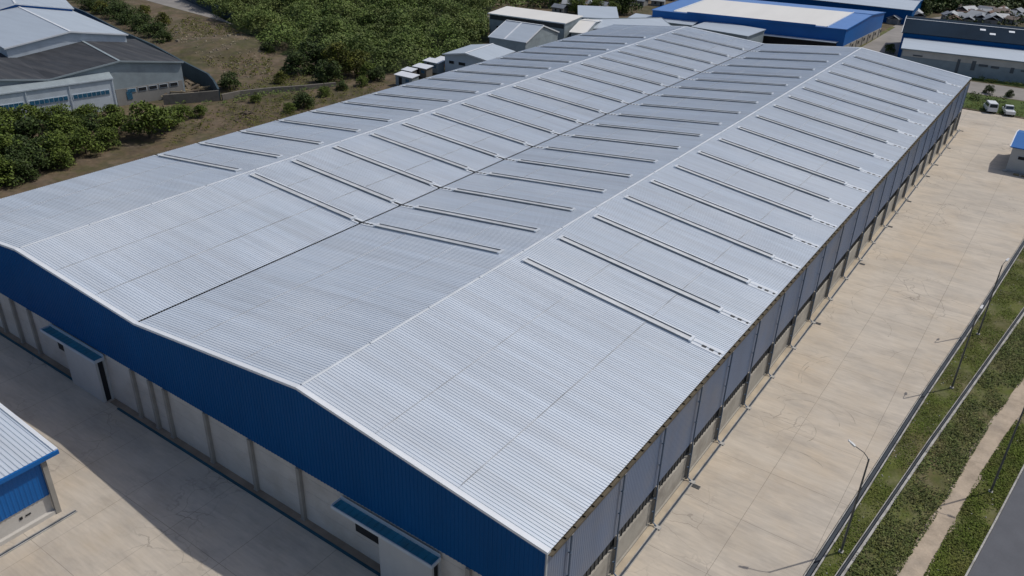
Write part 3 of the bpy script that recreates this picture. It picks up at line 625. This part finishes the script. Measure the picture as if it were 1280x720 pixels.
tag(b.build('branch_pile',K['bark']),'small pile of grey cut branches on the dirt strip','branch pile')
# ------------------------------------------------------------------ sheds and cabins beyond the left eave
q0=a2(556,68,4.); q1=a2(610,76.5,4.)
ra,Pa,La=hall('shed','low pale roofed shed with a row of small dark windows beside the far left eave','shed',q0,q1,10.5,4,4.8,'depth','pale_wall','pale_roof','roof_trim',.5,'sheds past the warehouse')
for s0,s1_ in ((1.0,2.3),(3.3,5.0)): w1=panel(ra,Pa,'window','frame',s0,s1_,2.3,3.0); panel(ra,Pa,'pane','dark',s0+.08,s1_-.08,2.36,2.94,-.10,.03,parent=w1)
q0=a2(612,46.5,5.); q1=a2(657,53.5,5.)
rb,Pb,Lb=hall('shed','blue grey shed with an arched roof crossed by a pale stripe','shed',q0,q1,14.5,5,7.4,'facade','grey_wall','pale_roof','roof_trim',.5,'sheds past the warehouse',over=.2)
for s0,s1_,z0,z1 in ((.9,1.8,1.6,2.4),(2.3,3.3,1.3,2.9),(4.6,8.0,1.7,2.5)): w1=panel(rb,Pb,'window','frame',s0,s1_,z0,z1); panel(rb,Pb,'pane','dark',s0+.08,s1_-.08,z0+.06,z1-.06,-.10,.03,parent=w1)
panel(rb,Pb,'canopy_roof','louvre',1.2,13.6,2.9,3.15,side=Lb+.02,d=.9)
b=MB(); s=Lb*.42; b.beam(Pb(s,-.2,5.12),Pb(s,7.2,7.6),.35,.06); b.build('roof_stripe',K['roof_trim'],rb)
q0=a2(612,17,6.2); q1=a2(706,29.5,6.2)
rc,Pc,Lc=hall('shed','tall pale shed with a long flat white roof behind the arched shed','shed',q0,q1,9,6.2,6.6,'mono','grey_wall','white_roof','roof_trim',group='sheds past the warehouse')
panel(rc,Pc,'eave_band','louvre',.2,Lc-.2,5.0,6.0)
for k in range(4): w1=panel(rc,Pc,'window','frame',2+.9*k,2.7+.9*k,2.9,3.7); panel(rc,Pc,'pane','dark',2.06+.9*k,2.64+.9*k,2.96,3.64,-.10,.03,parent=w1)
q0=a2(714,40.5,4.6); q1=a2(730,42,4.6)
hall('shed','grey gabled shed with a white roof beside the tall pale shed','shed',q0,q1,18,4.6,5.6,'facade','grey_wall','white_roof','roof_trim',.55,'sheds past the warehouse')
q0=a2(742,36,4.); q1=a2(838,34,4.)
hall('shed','long blue grey roofed shed just past the far left warehouse corner','shed',q0,q1,11,4,4.9,'facade','grey_wall','pale_roof','grey_wall',.6,'sheds past the warehouse')
q0=a2(724,22,4.); q1=a2(772,24,4.)
hall('shed','low slate blue shed between the white roofs and the trees','shed',q0,q1,14,4,4.6,'mono','grey_wall','pale_roof','grey_wall',group='sheds past the warehouse')
def cabin(px,py,l,d,h,label,wallm,roofm):
    x,y=a2(px,py); r=empty('site_cabin',(x,y,0),label,'cabin','site cabins past the left eave')
    b=MB(); b.box(x-l/2,x+l/2,y,y+d,.1,h); b.build('wall',K[wallm],r)
    b=MB(); b.hexa([(x-l/2-.2,y-.25,h-.02),(x+l/2+.2,y-.25,h-.02),(x+l/2+.2,y+d+.2,h+.22),(x-l/2-.2,y+d+.2,h+.22)],[(x-l/2-.2,y-.25,h+.08),(x+l/2+.2,y-.25,h+.08),(x+l/2+.2,y+d+.2,h+.32),(x-l/2-.2,y+d+.2,h+.32)]); b.build('roof',K[roofm],r)
    b=MB(); b.box(x-l*.3,x-l*.3+.8,y-.04,y-.003,.1,min(1.9,h-.3)); b.build('door',K['dark'],r)
    b=MB(); b.box(x+l*.1,x+l*.1+.9,y-.04,y-.003,h*.5,h*.8); b.build('window',K['glass'],r)
cabin(505,109,4.3,1.9,2.1,'grey cabin with a pale tin roof, nearest of the cabins to the camera','grey_wall','roof_trim')
cabin(509,99,2.4,1.5,1.7,'small dark cabin with a pale roof between the grey cabin and the bushes','oldwall','roof_trim')
cabin(525,97,3.4,1.9,2.0,'cabin with a pale roof and a blue window, second from the low shed','oldwall','roof_trim')
cabin(539,91,3.8,1.9,2.2,'cabin with a pale roof standing right beside the low shed','grey_wall','roof_trim')
cabin(551,83,2.6,1.6,1.4,'small cabin with a reddish wall behind the others at the low shed','red_tin','roof_trim')
# ------------------------------------------------------------------ big blue works at the far end
q0=a2(816,13,6.); q1=a2(1058,37.5,6.); nB=np.array(a2(1106,16,6.))-np.array(q1); dB=float(np.linalg.norm(nB)); nB/=dB
rB,PB,LB=hall('factory','big bright blue factory with a wide white roof','factory',q0,q1,dB,6.,6.9,'facade','blue_bright','blue_roof','blue_bright',.62,over=.15,n=nB)
b=MB(); d2=dB*.62; sl=.9/d2; m0,m1=5.5,LB-4.6
b.hexa([PB(m0,.4,6+.4*sl+.2),PB(m1,.4,6+.4*sl+.2),PB(m1,d2,6.9+.2),PB(m0,d2,6.9+.2)],[PB(m0,.4,6+.4*sl+.26),PB(m1,.4,6+.4*sl+.26),PB(m1,d2,6.9+.26),PB(m0,d2,6.9+.26)])
b.build('roof_panel',K['white_roof'],rB)
panel(rB,PB,'parapet','blue_bright',9,LB-7,5.9,6.55,-.28,.12)
b=MB(); 
for s in (m0-.25,m1+.05): b.hexa([PB(s,.2,6.2),PB(s+.2,.2,6.2),PB(s+.2,d2,7.1),PB(s,d2,7.1)],[PB(s,.2,6.45),PB(s+.2,.2,6.45),PB(s+.2,d2,7.3),PB(s,d2,7.3)])
b.build('roof_trim',K['roof_trim'],rB)
panel(rB,PB,'opening','dark',LB*.57,LB-1.5,0,3.0,-.06,.05)
panel(rB,PB,'canopy_roof','pale_roof',LB*.57,LB-1.2,3.1,3.25,-2.2,2.1)
b=MB(); b.hexa([PB(LB+.02,.3,0),PB(LB+.12,.3,0),PB(LB+.12,dB-.3,0),PB(LB+.02,dB-.3,0)],[PB(LB+.02,.3,2.2),PB(LB+.12,.3,2.2),PB(LB+.12,dB-.3,2.2),PB(LB+.02,dB-.3,2.2)]); lw=b.build('lower_wall',K['conc_side'],rB)
for k in range(7): panel(rB,PB,'opening','dark',2+5*k,3.2+5*k,1.0,1.7,side=LB+.121,d=.04,parent=lw); panel(rB,PB,'pilaster','column',.6+5*k,.9+5*k,0,2.2,side=LB+.121,d=.16,parent=lw)
q0=a2(866,34.,4.2); q1=a2(934,45.5,4.2)
rD,PD,LD=hall('annex_block','grey flat roofed block set against the front of the blue factory','block',q0,q1,9,4.2,4.6,'mono','grey_wall','pale_roof','grey_wall',group='blocks before the blue factory')
q0=a2(787,22.5,4.); q1=a2(864,32,4.)
hall('annex_block','long low block with a pale roof left of the grey one before the blue factory','block',q0,q1,5,4.,4.3,'mono','grey_wall','pale_roof','grey_wall',group='blocks before the blue factory')
q0=a2(905,-12,4.); q1=a2(1141,13.5,4.)
hall('factory','dark blue factory with a grey roof behind the white roofed one','factory',q0,q1,26,4,5.0,'facade','blue','pale_roof','blue',.5,over=.2)
# navy roofed factory on the right with its pale lean-to
q0=np.array(a2(1122,86)); q1=np.array(a2(1280,105)); q2=q0+(q1-q0)*2.6
rE,PE,LE=hall('lean_to','long lean-to with a pale blue roof across the far road','lean-to',q0,q2,9.0,4.5,5.3,'mono','grey_wall','pale_roof','grey_wall')
panel(rE,PE,'eave_band','conc_wall',.2,LE-.2,3.0,4.4,-.05,.05)
for s0,s1_,z0,z1,m in ((11.5,12.1,.2,3.6,'dim'),(14.4,15.2,1.6,3.6,'dim'),(15.8,17.6,2.6,3.1,'dim'),(18.2,19.8,2.5,3.0,'dim'),(22,22.7,1.9,3.1,'dim'),(24,26,2.5,2.8,'dim'),(2.4,4.4,3.2,3.5,'dim'),(28.5,29.2,.2,3.6,'glass')): panel(rE,PE,'window' if s1_-s0>1 else 'doorway',m,s0,s1_,z0,z1,-.1,.06)
ue=(q1-q0)/np.linalg.norm(q1-q0); ne=np.array([-ue[1],ue[0]])
if ne[1]<0: ne=-ne
f0=q0+ne*9.1-ue*.8; f1=f0+ue*70
rF,PF,LF=hall('factory','dark navy roofed factory with blue walls on the right beyond the road','factory',f0,f1,25,6.4,7.6,'facade','blue_bright','navy_roof','roof_trim',.5,over=.25)
b=MB()
for s,t in ((16,8),(18,5),(22,8.6),(30,9)):
    b=MB(); z=6.4+1.2*t/12.5+.2; b.hexa([PF(s,t,z),PF(s+1.2,t,z),PF(s+1.2,t+1.2,z+.17),PF(s,t+1.2,z+.17)],[PF(s,t,z+.1),PF(s+1.2,t,z+.1),PF(s+1.2,t+1.2,z+.27),PF(s,t+1.2,z+.27)]); b.build('roof_light',K['roof_trim'],rF)
panel(rF,PF,'wall_band','blue',.1,LF-.1,5.4,6.3,-.06,.05)
# ------------------------------------------------------------------ distant settlement
protos=[]
for k,m in enumerate(TOWN):
    r=empty('house',(0,0,0),'','house','small houses of the distant settlement'); l,d,h=random.uniform(5,8),random.uniform(4.5,6),2.6
    b=MB(); b.box(-l/2,l/2,-d/2,d/2,0,h); b.build('wall',K['town_wall'],r)
    b=MB(); e=.5; b.hexa([(-l/2-e,-d/2-e,h-.15),(l/2+e,-d/2-e,h-.15),(l/2+e,0,h+1.3),(-l/2-e,0,h+1.3)],[(-l/2-e,-d/2-e,h),(l/2+e,-d/2-e,h),(l/2+e,0,h+1.45),(-l/2-e,0,h+1.45)])
    b.hexa([(-l/2-e,.01,h+1.3),(l/2+e,.01,h+1.3),(l/2+e,d/2+e,h-.15),(-l/2-e,d/2+e,h-.15)],[(-l/2-e,.01,h+1.45),(l/2+e,.01,h+1.45),(l/2+e,d/2+e,h),(-l/2-e,d/2+e,h)]); b.build('roof',m,r)
    b=MB(); b.box(-l/4,-l/4+1,-d/2-.04,-d/2-.003,.9,1.9); b.box(l/5,l/5+.9,-d/2-.04,-d/2-.003,0,2); b.build('doorway',K['dark'],r); protos.append(r)
kinds=['grey tin roof','pale tin roof','rusty tile roof','dark brown roof']
def town(poly,n,where):
    for x,y in sample([a2(*q) for q in poly],n):
        k=random.choices(range(4),[3,3,1.2,2])[0]
        copy_tree(protos[k],loc=(x,y,0),rz=random.uniform(-.5,.6)+random.choice((0,1.57)),scale=random.uniform(.5,.72),label='small house with a %s %s'%(kinds[k],where),group='small houses of the distant settlement')
town([(1178,29),(1200,14),(1285,20),(1285,33)],34,'in the settlement beyond the navy factory')
town([(672,14),(690,4),(752,8),(748,20)],9,'among the trees past the white roofed sheds')
town([(775,6),(800,-2),(880,-4),(815,9)],12,'left of the big blue factory')
town([(1104,28),(1120,22),(1165,24),(1150,32)],5,'by the lane between the two blue factories')
for p_ in protos:
    for c in list(p_.children): bpy.data.objects.remove(c)
    bpy.data.objects.remove(p_)
# ------------------------------------------------------------------ vegetation
def tree_proto(name,r,h,leafm,n=900,size=.34,seed=0,flat=.8):
    rng_=random.Random(seed); root=empty(name,(0,0,0),'','tree')
    b=MB(); b.tube([(0,0,-.1),(.05,.02,h*.35),(.0,.1,h*.6)],[.16*r/2.2,.12*r/2.2,.06],7)
    for k in range(4):
        a=k*1.6+rng_.random(); b.tube([(0,0,h*.28),(math.cos(a)*r*.35,math.sin(a)*r*.35,h*.5),(math.cos(a)*r*.6,math.sin(a)*r*.6,h*.66)],[.09,.06,.03],5)
    b.build('trunk',K['bark'],root)
    cs=[];rs=[]
    for k in range(12):
        a=rng_.uniform(0,6.28); q=rng_.uniform(.05,.68)*r; cs.append((math.cos(a)*q,math.sin(a)*q,h*.40+rng_.uniform(-.1,.40)*h*(1-q/r*.6))); rs.append(r*rng_.uniform(.28,.46))
    for k in range(11):
        a=rng_.uniform(0,6.28); q=r*rng_.uniform(.5,.82); cs.append((math.cos(a)*q,math.sin(a)*q,h*rng_.uniform(.08,.34))); rs.append(r*rng_.uniform(.24,.36))
    C=lobes(cs,rs,n/(r*r)*.45,flat); quads_mesh('crown',leaves(C,size),K[leafm],root)
    return root
PR_={k:[tree_proto(nm,2.4,3.6,lm,n,s,seed+i) for i in range(3)] for k,nm,lm,n,s,seed in (('bush','bush','leaf_bush',2600,.27,1),('dark','broad_tree','leaf_dark',2600,.27,11),('olive','olive_tree','leaf_olive',2600,.26,21))}
VN=[0]
def plant(kind,px,py,r,label,cat,group,hz=1.,z=0.):
    VN[0]+=1; x,y=a2(px,py,z); s=r/2.4
    return copy_tree(PR_[kind][VN[0]%3],loc=(x,y,-.05),rz=random.uniform(0,6.28),label=label,group=group,scale=(s,s,s*hz))
ordn=['first','second','third','fourth','fifth','sixth','seventh','eighth']
rows=[('nearest the pale lean-to wall',[(8,166,3.0),(42,163,2.9),(78,161,2.8),(112,158,2.6),(142,152,2.0)]),
 ('in the second row from the pale lean-to',[(5,188,3.6),(42,185,3.5),(80,181,3.3),(114,176,3.),(148,170,2.7)]),
 ('in the third row, above the warehouse roof edge',[(6,212,3.5),(42,207,3.3),(78,200,3.1),(108,192,2.7),(136,184,2.2)]),
 ('in the row touching the warehouse eave',[(-6,236,3.2),(22,226,2.8),(50,216,2.5),(76,209,2.2)])]
for rn,lst in rows:
    for i,(px,py,r) in enumerate(lst):
        plant(random.choice(('bush','bush','bush','dark')),px,py,r,'green bush %s, %s from the left'%(rn,ordn[i]),'bush','bushes left of the warehouse',1.05)['category']='bush'
plant('bush',188,172,3.9,'biggest round green bush, at the right end of the bush belt','bush','bushes left of the warehouse',1.05)['category']='bush'
for px,py,r,l,k in ((213,160,2.4,'green bush tucked right of the biggest round bush','bush'),(228,149,1.9,'low green bush before the scrap yard wall','bush'),(250,146,1.5,'small green bush on the dirt strip right of the scrap yard wall centre','bush'),
   (288,112,2.5,'round dark green bush standing alone by the end of the retaining wall','dark'),(320,128,1.1,'small shrub at the foot of the stone wall, left of the tall shrub','bush'),(380,134,2.1,'tall dark shrub between the stone wall and the roof edge','dark'),(362,140,1.3,'bright green shrub left of the tall dark shrub at the roof edge','bush'),(405,120,1.4,'low green shrub right of the tall dark shrub','bush'),(428,112,1.3,'grey green shrub growing over the far end of the stone wall','dark'),
   (470,101,2.2,'dark shrub beside the first cabin','dark'),(452,107,1.5,'low shrub left of the dark shrub near the cabins','bush'),(335,66,1.9,'grey green shrub at the upper edge of the rubble slope','dark'),(352,104,1.6,'low olive shrub under the group of broad trees','olive')):
    plant(k,px,py,r,l,'bush','single shrubs around the dirt strip',1.)['category']='bush'
for i,(px,py,r,k) in enumerate(((372,86,3.3,'dark'),(396,80,3.9,'dark'),(424,84,3.8,'olive'),(446,86,3.3,'olive'),(410,95,3.,'dark'),(462,90,2.2,'bush'))):
    plant(k,px,py+8,r,'%s broad tree in the clump below the scrub, %s from the left'%(('dark green' if k=='dark' else 'yellowish olive' if k=='olive' else 'bright green'),['first','second','fourth','fifth','third and lowest','sixth'][i]),'tree','clump of broad trees',1.1)
for i,(px,py,r,k) in enumerate(((112,8,2.5,'dark'),(128,13,2.6,'olive'),(146,19,2.8,'dark'),(160,25,2.4,'dark'),(178,33,2.7,'dark'),(194,42,2.6,'dark'),(205,48,2.,'dark'),(182,14,2.,'olive'),(205,27,2.1,'olive'))):
    plant(k,px,py+4,r,'%s bush on the bank above the retaining wall, %s'%(('dark' if k=='dark' else 'olive'),['first from the top left','second from the top left','third from the top left','fourth from the top left','fifth from the top left','sixth from the top left','seventh and lowest','alone above the third','alone above the fifth'][i]),'bush','bushes on the bank')['category']='bush'
for px,py,r,k,l in ((783,17,4.2,'dark','big dark round tree left of the blue factory'),(765,20,2.5,'bush','low green tree left of the big dark tree'),(745,17,3.,'bush','green tree above the slate blue shed'),(720,16,3.,'bush','green tree behind the white roofed sheds'),(1148,18,4.,'dark','dark tree at the corner of the dark blue factory'),(1236,117,1.2,'dark','slim dark bush on the far verge, above the van'),(1261,121,1.,'dark','slim dark bush on the far verge, above the pickup'),(1112,66,1.4,'bush','green bush at the left end of the pale lean-to')):
    plant(k,px,py,r,l,'tree',None,1.15)
for lst in PR_.values():
    for r in lst:
        for c in list(r.children): bpy.data.objects.remove(c)
        bpy.data.objects.remove(r)
def scrub(poly,n,r0,r1,per,size,name,m,hmax=1.5,label=None,ridge=0.):
    P_=sample(poly,n); f=np.sin(P_[:,0]*.13+P_[:,1]*.22)+np.sin(P_[:,0]*.31-P_[:,1]*.11+1.3)*.6
    if not ridge: P_=P_[(f+rng.normal(size=len(P_))*.7)>-1.1]
    rr=rng.uniform(r0,r1,len(P_)); x,y=P_[:,0],P_[:,1]; f=np.sin(x*.13+y*.22)
    if ridge:                             # mounded canopy in uneven rows across the slope
        t=(x*.55+y*.83)+4*np.sin(x*.07-y*.05)+2.5*np.sin(x*.19+y*.13); u=x*.83-y*.55
        g=.5+.5*np.sin(t*.46)+.35*np.sin(u*.31+t*.17)+.3*np.sin(u*.8+np.sin(t*.5)*2)
        cz=ridge*np.clip(g,0,1.6)+rng.uniform(.1,.9,len(P_)); rr*=.75+.35*np.clip(g,0,1.4)
    else: cz=np.maximum(.3,hmax*(.55+.45*f)*rng.uniform(.3,1.1,len(P_)))
    C=lobes([(a,b2,c) for (a,b2),c in zip(P_,cz)],rr,per,.8,.6); C=C[C[:,2]>-.1]
    return tag(quads_mesh(name,leaves(C,size),K[m]),label or 'dense green scrub covering the slope','scrub',kind='stuff')
hp=[a2(332,66),a2(322,48),a2(296,38),a2(262,16),a2(235,2),a2(222,-22),a2(640,-22),a2(606,22),a2(610,50),a2(585,68),a2(556,78),a2(535,84),a2(505,92),a2(478,92),a2(440,84),a2(385,72)]
sheet(hp,.0,'scrub_ground',K['scrub_floor'])
scrub(hp,5200,1.,2.2,26,.46,'hillside_scrub','leaf',2.2,ridge=2.6,label='dense green scrub covering the slope above the dirt strip')
scrub([a2(86,1),a2(112,12),a2(156,36),a2(205,58),a2(214,50),a2(196,30),a2(150,8),a2(110,-8)],420,.8,1.9,24,.34,'bank_scrub','leaf_dark',1.3,'dark scrub on the bank along the retaining wall')
scrub([a2(620,12),a2(640,-10),a2(840,-10),a2(790,5),a2(700,10)],260,1.5,3.4,9,.8,'far_woodland','leaf',3.5,'far green woodland behind the white roofed sheds')
scrub([a2(1150,16),a2(1150,-10),a2(1290,-10),a2(1290,19)],520,1.5,3.8,9,.9,'far_woodland','leaf_dark',3.5,'far dark woodland behind the settlement at the top right')
scrub([a2(1175,31),a2(1200,15),a2(1290,20),a2(1290,34)],130,.8,1.8,12,.6,'garden_trees','leaf_dark',1.5,'dark garden trees between the settlement houses')
scrub([(9.5,161.2),(-1.5,160.6),(-1.5,157.4),(40,158.6),(40,163)],230,.5,1.1,40,.3,'hedge','leaf_dark',.7,'dark low hedge along the far road')
scrub([(-1,150.6),(40,151.5),(40,157),(-1.5,156.5)],500,.2,.45,60,.2,'verge_grass','grass',.05,'green grass of the far verge')
scrub([(-3,176.5),(40,180),(40,181.5),(-3,178.5)],160,.3,.7,40,.25,'verge_weeds','grass',.2,'green weeds at the foot of the pale lean-to')
scrub([(-23,178),(-20,179),(-21,190),(-23.5,190)],30,.4,.9,40,.25,'verge_weeds','grass',.3,'green weeds beside the lane')
# dirt strip and rubble bank on the left
sheet([a2(160,-6),a2(210,8),a2(262,22),a2(292,31),a2(285,27),a2(240,3),a2(230,-6)],.02,'road',K['oldroad'])
wall_run([a2(225,-3),a2(258,12),a2(297,27)],2.2,.3,'road_wall',K['retain'],'slate blue wall along the upper road beside the scrub','wall')
rub=[a2(208,45),a2(235,20),a2(290,36),a2(332,62),a2(345,92),a2(300,100),a2(262,84)]
b=MB(); NX=46; A=np.array(rub); lo=A.min(0); hi=A.max(0); gx=np.linspace(lo[0],hi[0],NX); gy=np.linspace(lo[1],hi[1],NX); H=np.zeros((NX,NX))
for i in range(NX):
    for j in range(NX):
        d=min(np.hypot(*(np.array((gx[i],gy[j]))-A.mean(0)))/14,1.); H[i,j]=1.5*(1-d*d)+.28*math.sin(gx[i]*1.1+gy[j]*.4)*(1-d)+random.uniform(0,.25)*(1-d)-.03
for i in range(NX):
    for j in range(NX): b.v.append((gx[i],gy[j],H[i,j]))
for i in range(NX-1):
    for j in range(NX-1): b.f.append((i*NX+j,(i+1)*NX+j,(i+1)*NX+j+1,i*NX+j+1))
tag(b.build('earth_bank',K['dirt'],smooth=True),kind='structure')
def bankz(x,y):
    i=int(np.clip(np.searchsorted(gx,x),0,NX-1)); j=int(np.clip(np.searchsorted(gy,y),0,NX-1)); return max(H[i,j],0.)
V=[]
for x,y in sample(rub,420):
    s=random.uniform(.05,.2)*(2.2 if random.random()<.05 else 1); z=bankz(x,y)+s*.3
    c=rng.normal(size=(8,3))*.18*s+np.array([[-1,-1,-.6],[1,-1,-.6],[1,1,-.6],[-1,1,-.6],[-.7,-.7,.6],[.7,-.7,.6],[.7,.7,.6],[-.7,.7,.6]])*s*np.array([1.2,.9,.6])+np.array([x,y,z])
    V+= [c[[0,1,5,4]],c[[1,2,6,5]],c[[2,3,7,6]],c[[3,0,4,7]],c[[4,5,6,7]]]
tag(quads_mesh('rubble',np.array(V),K['rock']),'scattered pale broken stone on the bare bank','rubble',kind='stuff')
scrub(rub,520,.2,.7,40,.28,'bank_weeds','leaf_olive',.3,'thin olive weeds on the bare bank')
ds=[a2(205,190),a2(230,160),a2(262,140),a2(300,130),a2(420,113),a2(485,105),a2(470,116),a2(330,158)]
scrub(ds,600,.12,.45,50,.2,'strip_weeds','leaf_olive',.1,'thin olive weeds on the dirt strip beside the left eave')
scrub([a2(205,130),a2(280,124),a2(430,103),a2(440,108),a2(285,132),a2(215,140)],150,.3,.75,45,.25,'wall_weeds','leaf',.5,'green weeds smothering the low stone wall')
scrub([a2(278,112),a2(345,95),a2(480,100),a2(420,106),a2(290,122)],170,.25,.7,40,.25,'slope_weeds','leaf_olive',.4,'olive weeds below the broad trees')
# right hand verges: blades, weeds, litter
def blades(poly,n,h,wd,name,m,label,patch=.5,zb=-.02):
    P_=sample(poly,n); f=np.sin(P_[:,0]*1.9+P_[:,1]*.8)+np.sin(P_[:,0]*.9-P_[:,1]*1.3)+np.sin(P_[:,1]*.37)
    P_=P_[(f+rng.normal(size=len(P_))*.8)>(-1.5+2*(patch-.2))]; k=len(P_); a=rng.uniform(0,6.28,k); hh=h*rng.uniform(.4,1.3,k); l=rng.normal(size=(k,2))*.5
    C=np.c_[P_,zb+hh*rng.random(k)]
    return tag(quads_mesh(name,leaves(C,wd*2.6,1.1),K[m]),label,'grass',kind='stuff')

v1=[(line_x(D1,y)+.32,y) for y in range(8,92,6)]+[(line_x(D2,y)-.2,y) for y in range(90,7,-6)]
blades(v1,42000,.10,.045,'turf_grass','grass','patchy green turf between the two drains',.62)
v2=[(line_x(D2,y)+.34,y) for y in range(8,74,6)]+[(line_x(PL,y)+.16,y) for y in range(72,7,-6)]
blades(v2,30000,.26,.06,'verge_weeds','weed','tall tangled weeds between the outer drain and the path',.55)
scrub(v2,210,.12,.36,70,.12,'weed_clumps','weed',.18,'bushy weed clumps along the outer drain')
v3=[(line_x(PR,y)-.14,y) for y in range(10,72,6)]+[(max(line_x(RE,y),line_x(PR,y)+.6)-.03,y) for y in range(70,9,-6)]
blades(v3,45000,.13,.05,'verge_grass','grass','green grass between the path and the asphalt road',.35)
V=[]
for poly,n in ((v1,170),(v3,60)):
    for x,y in sample(poly,n):
        if n==170 and random.random()<.6: x,y=line_x(D1,y)+.35+abs(random.gauss(0,.3)),y
        s=random.uniform(.02,.055); c=rng.normal(size=(8,3))*.2*s+np.array([[-1,-1,-.6],[1,-1,-.6],[1,1,-.6],[-1,1,-.6],[-.7,-.7,.6],[.7,-.7,.6],[.7,.7,.6],[-.7,.7,.6]])*s+np.array([x,y,s*.3])
        V+= [c[[0,1,5,4]],c[[1,2,6,5]],c[[2,3,7,6]],c[[3,0,4,7]],c[[4,5,6,7]]]
tag(quads_mesh('gravel',np.array(V),K['drain_rim']),'pale stone chips scattered on the turf beside the drain','gravel',kind='stuff')
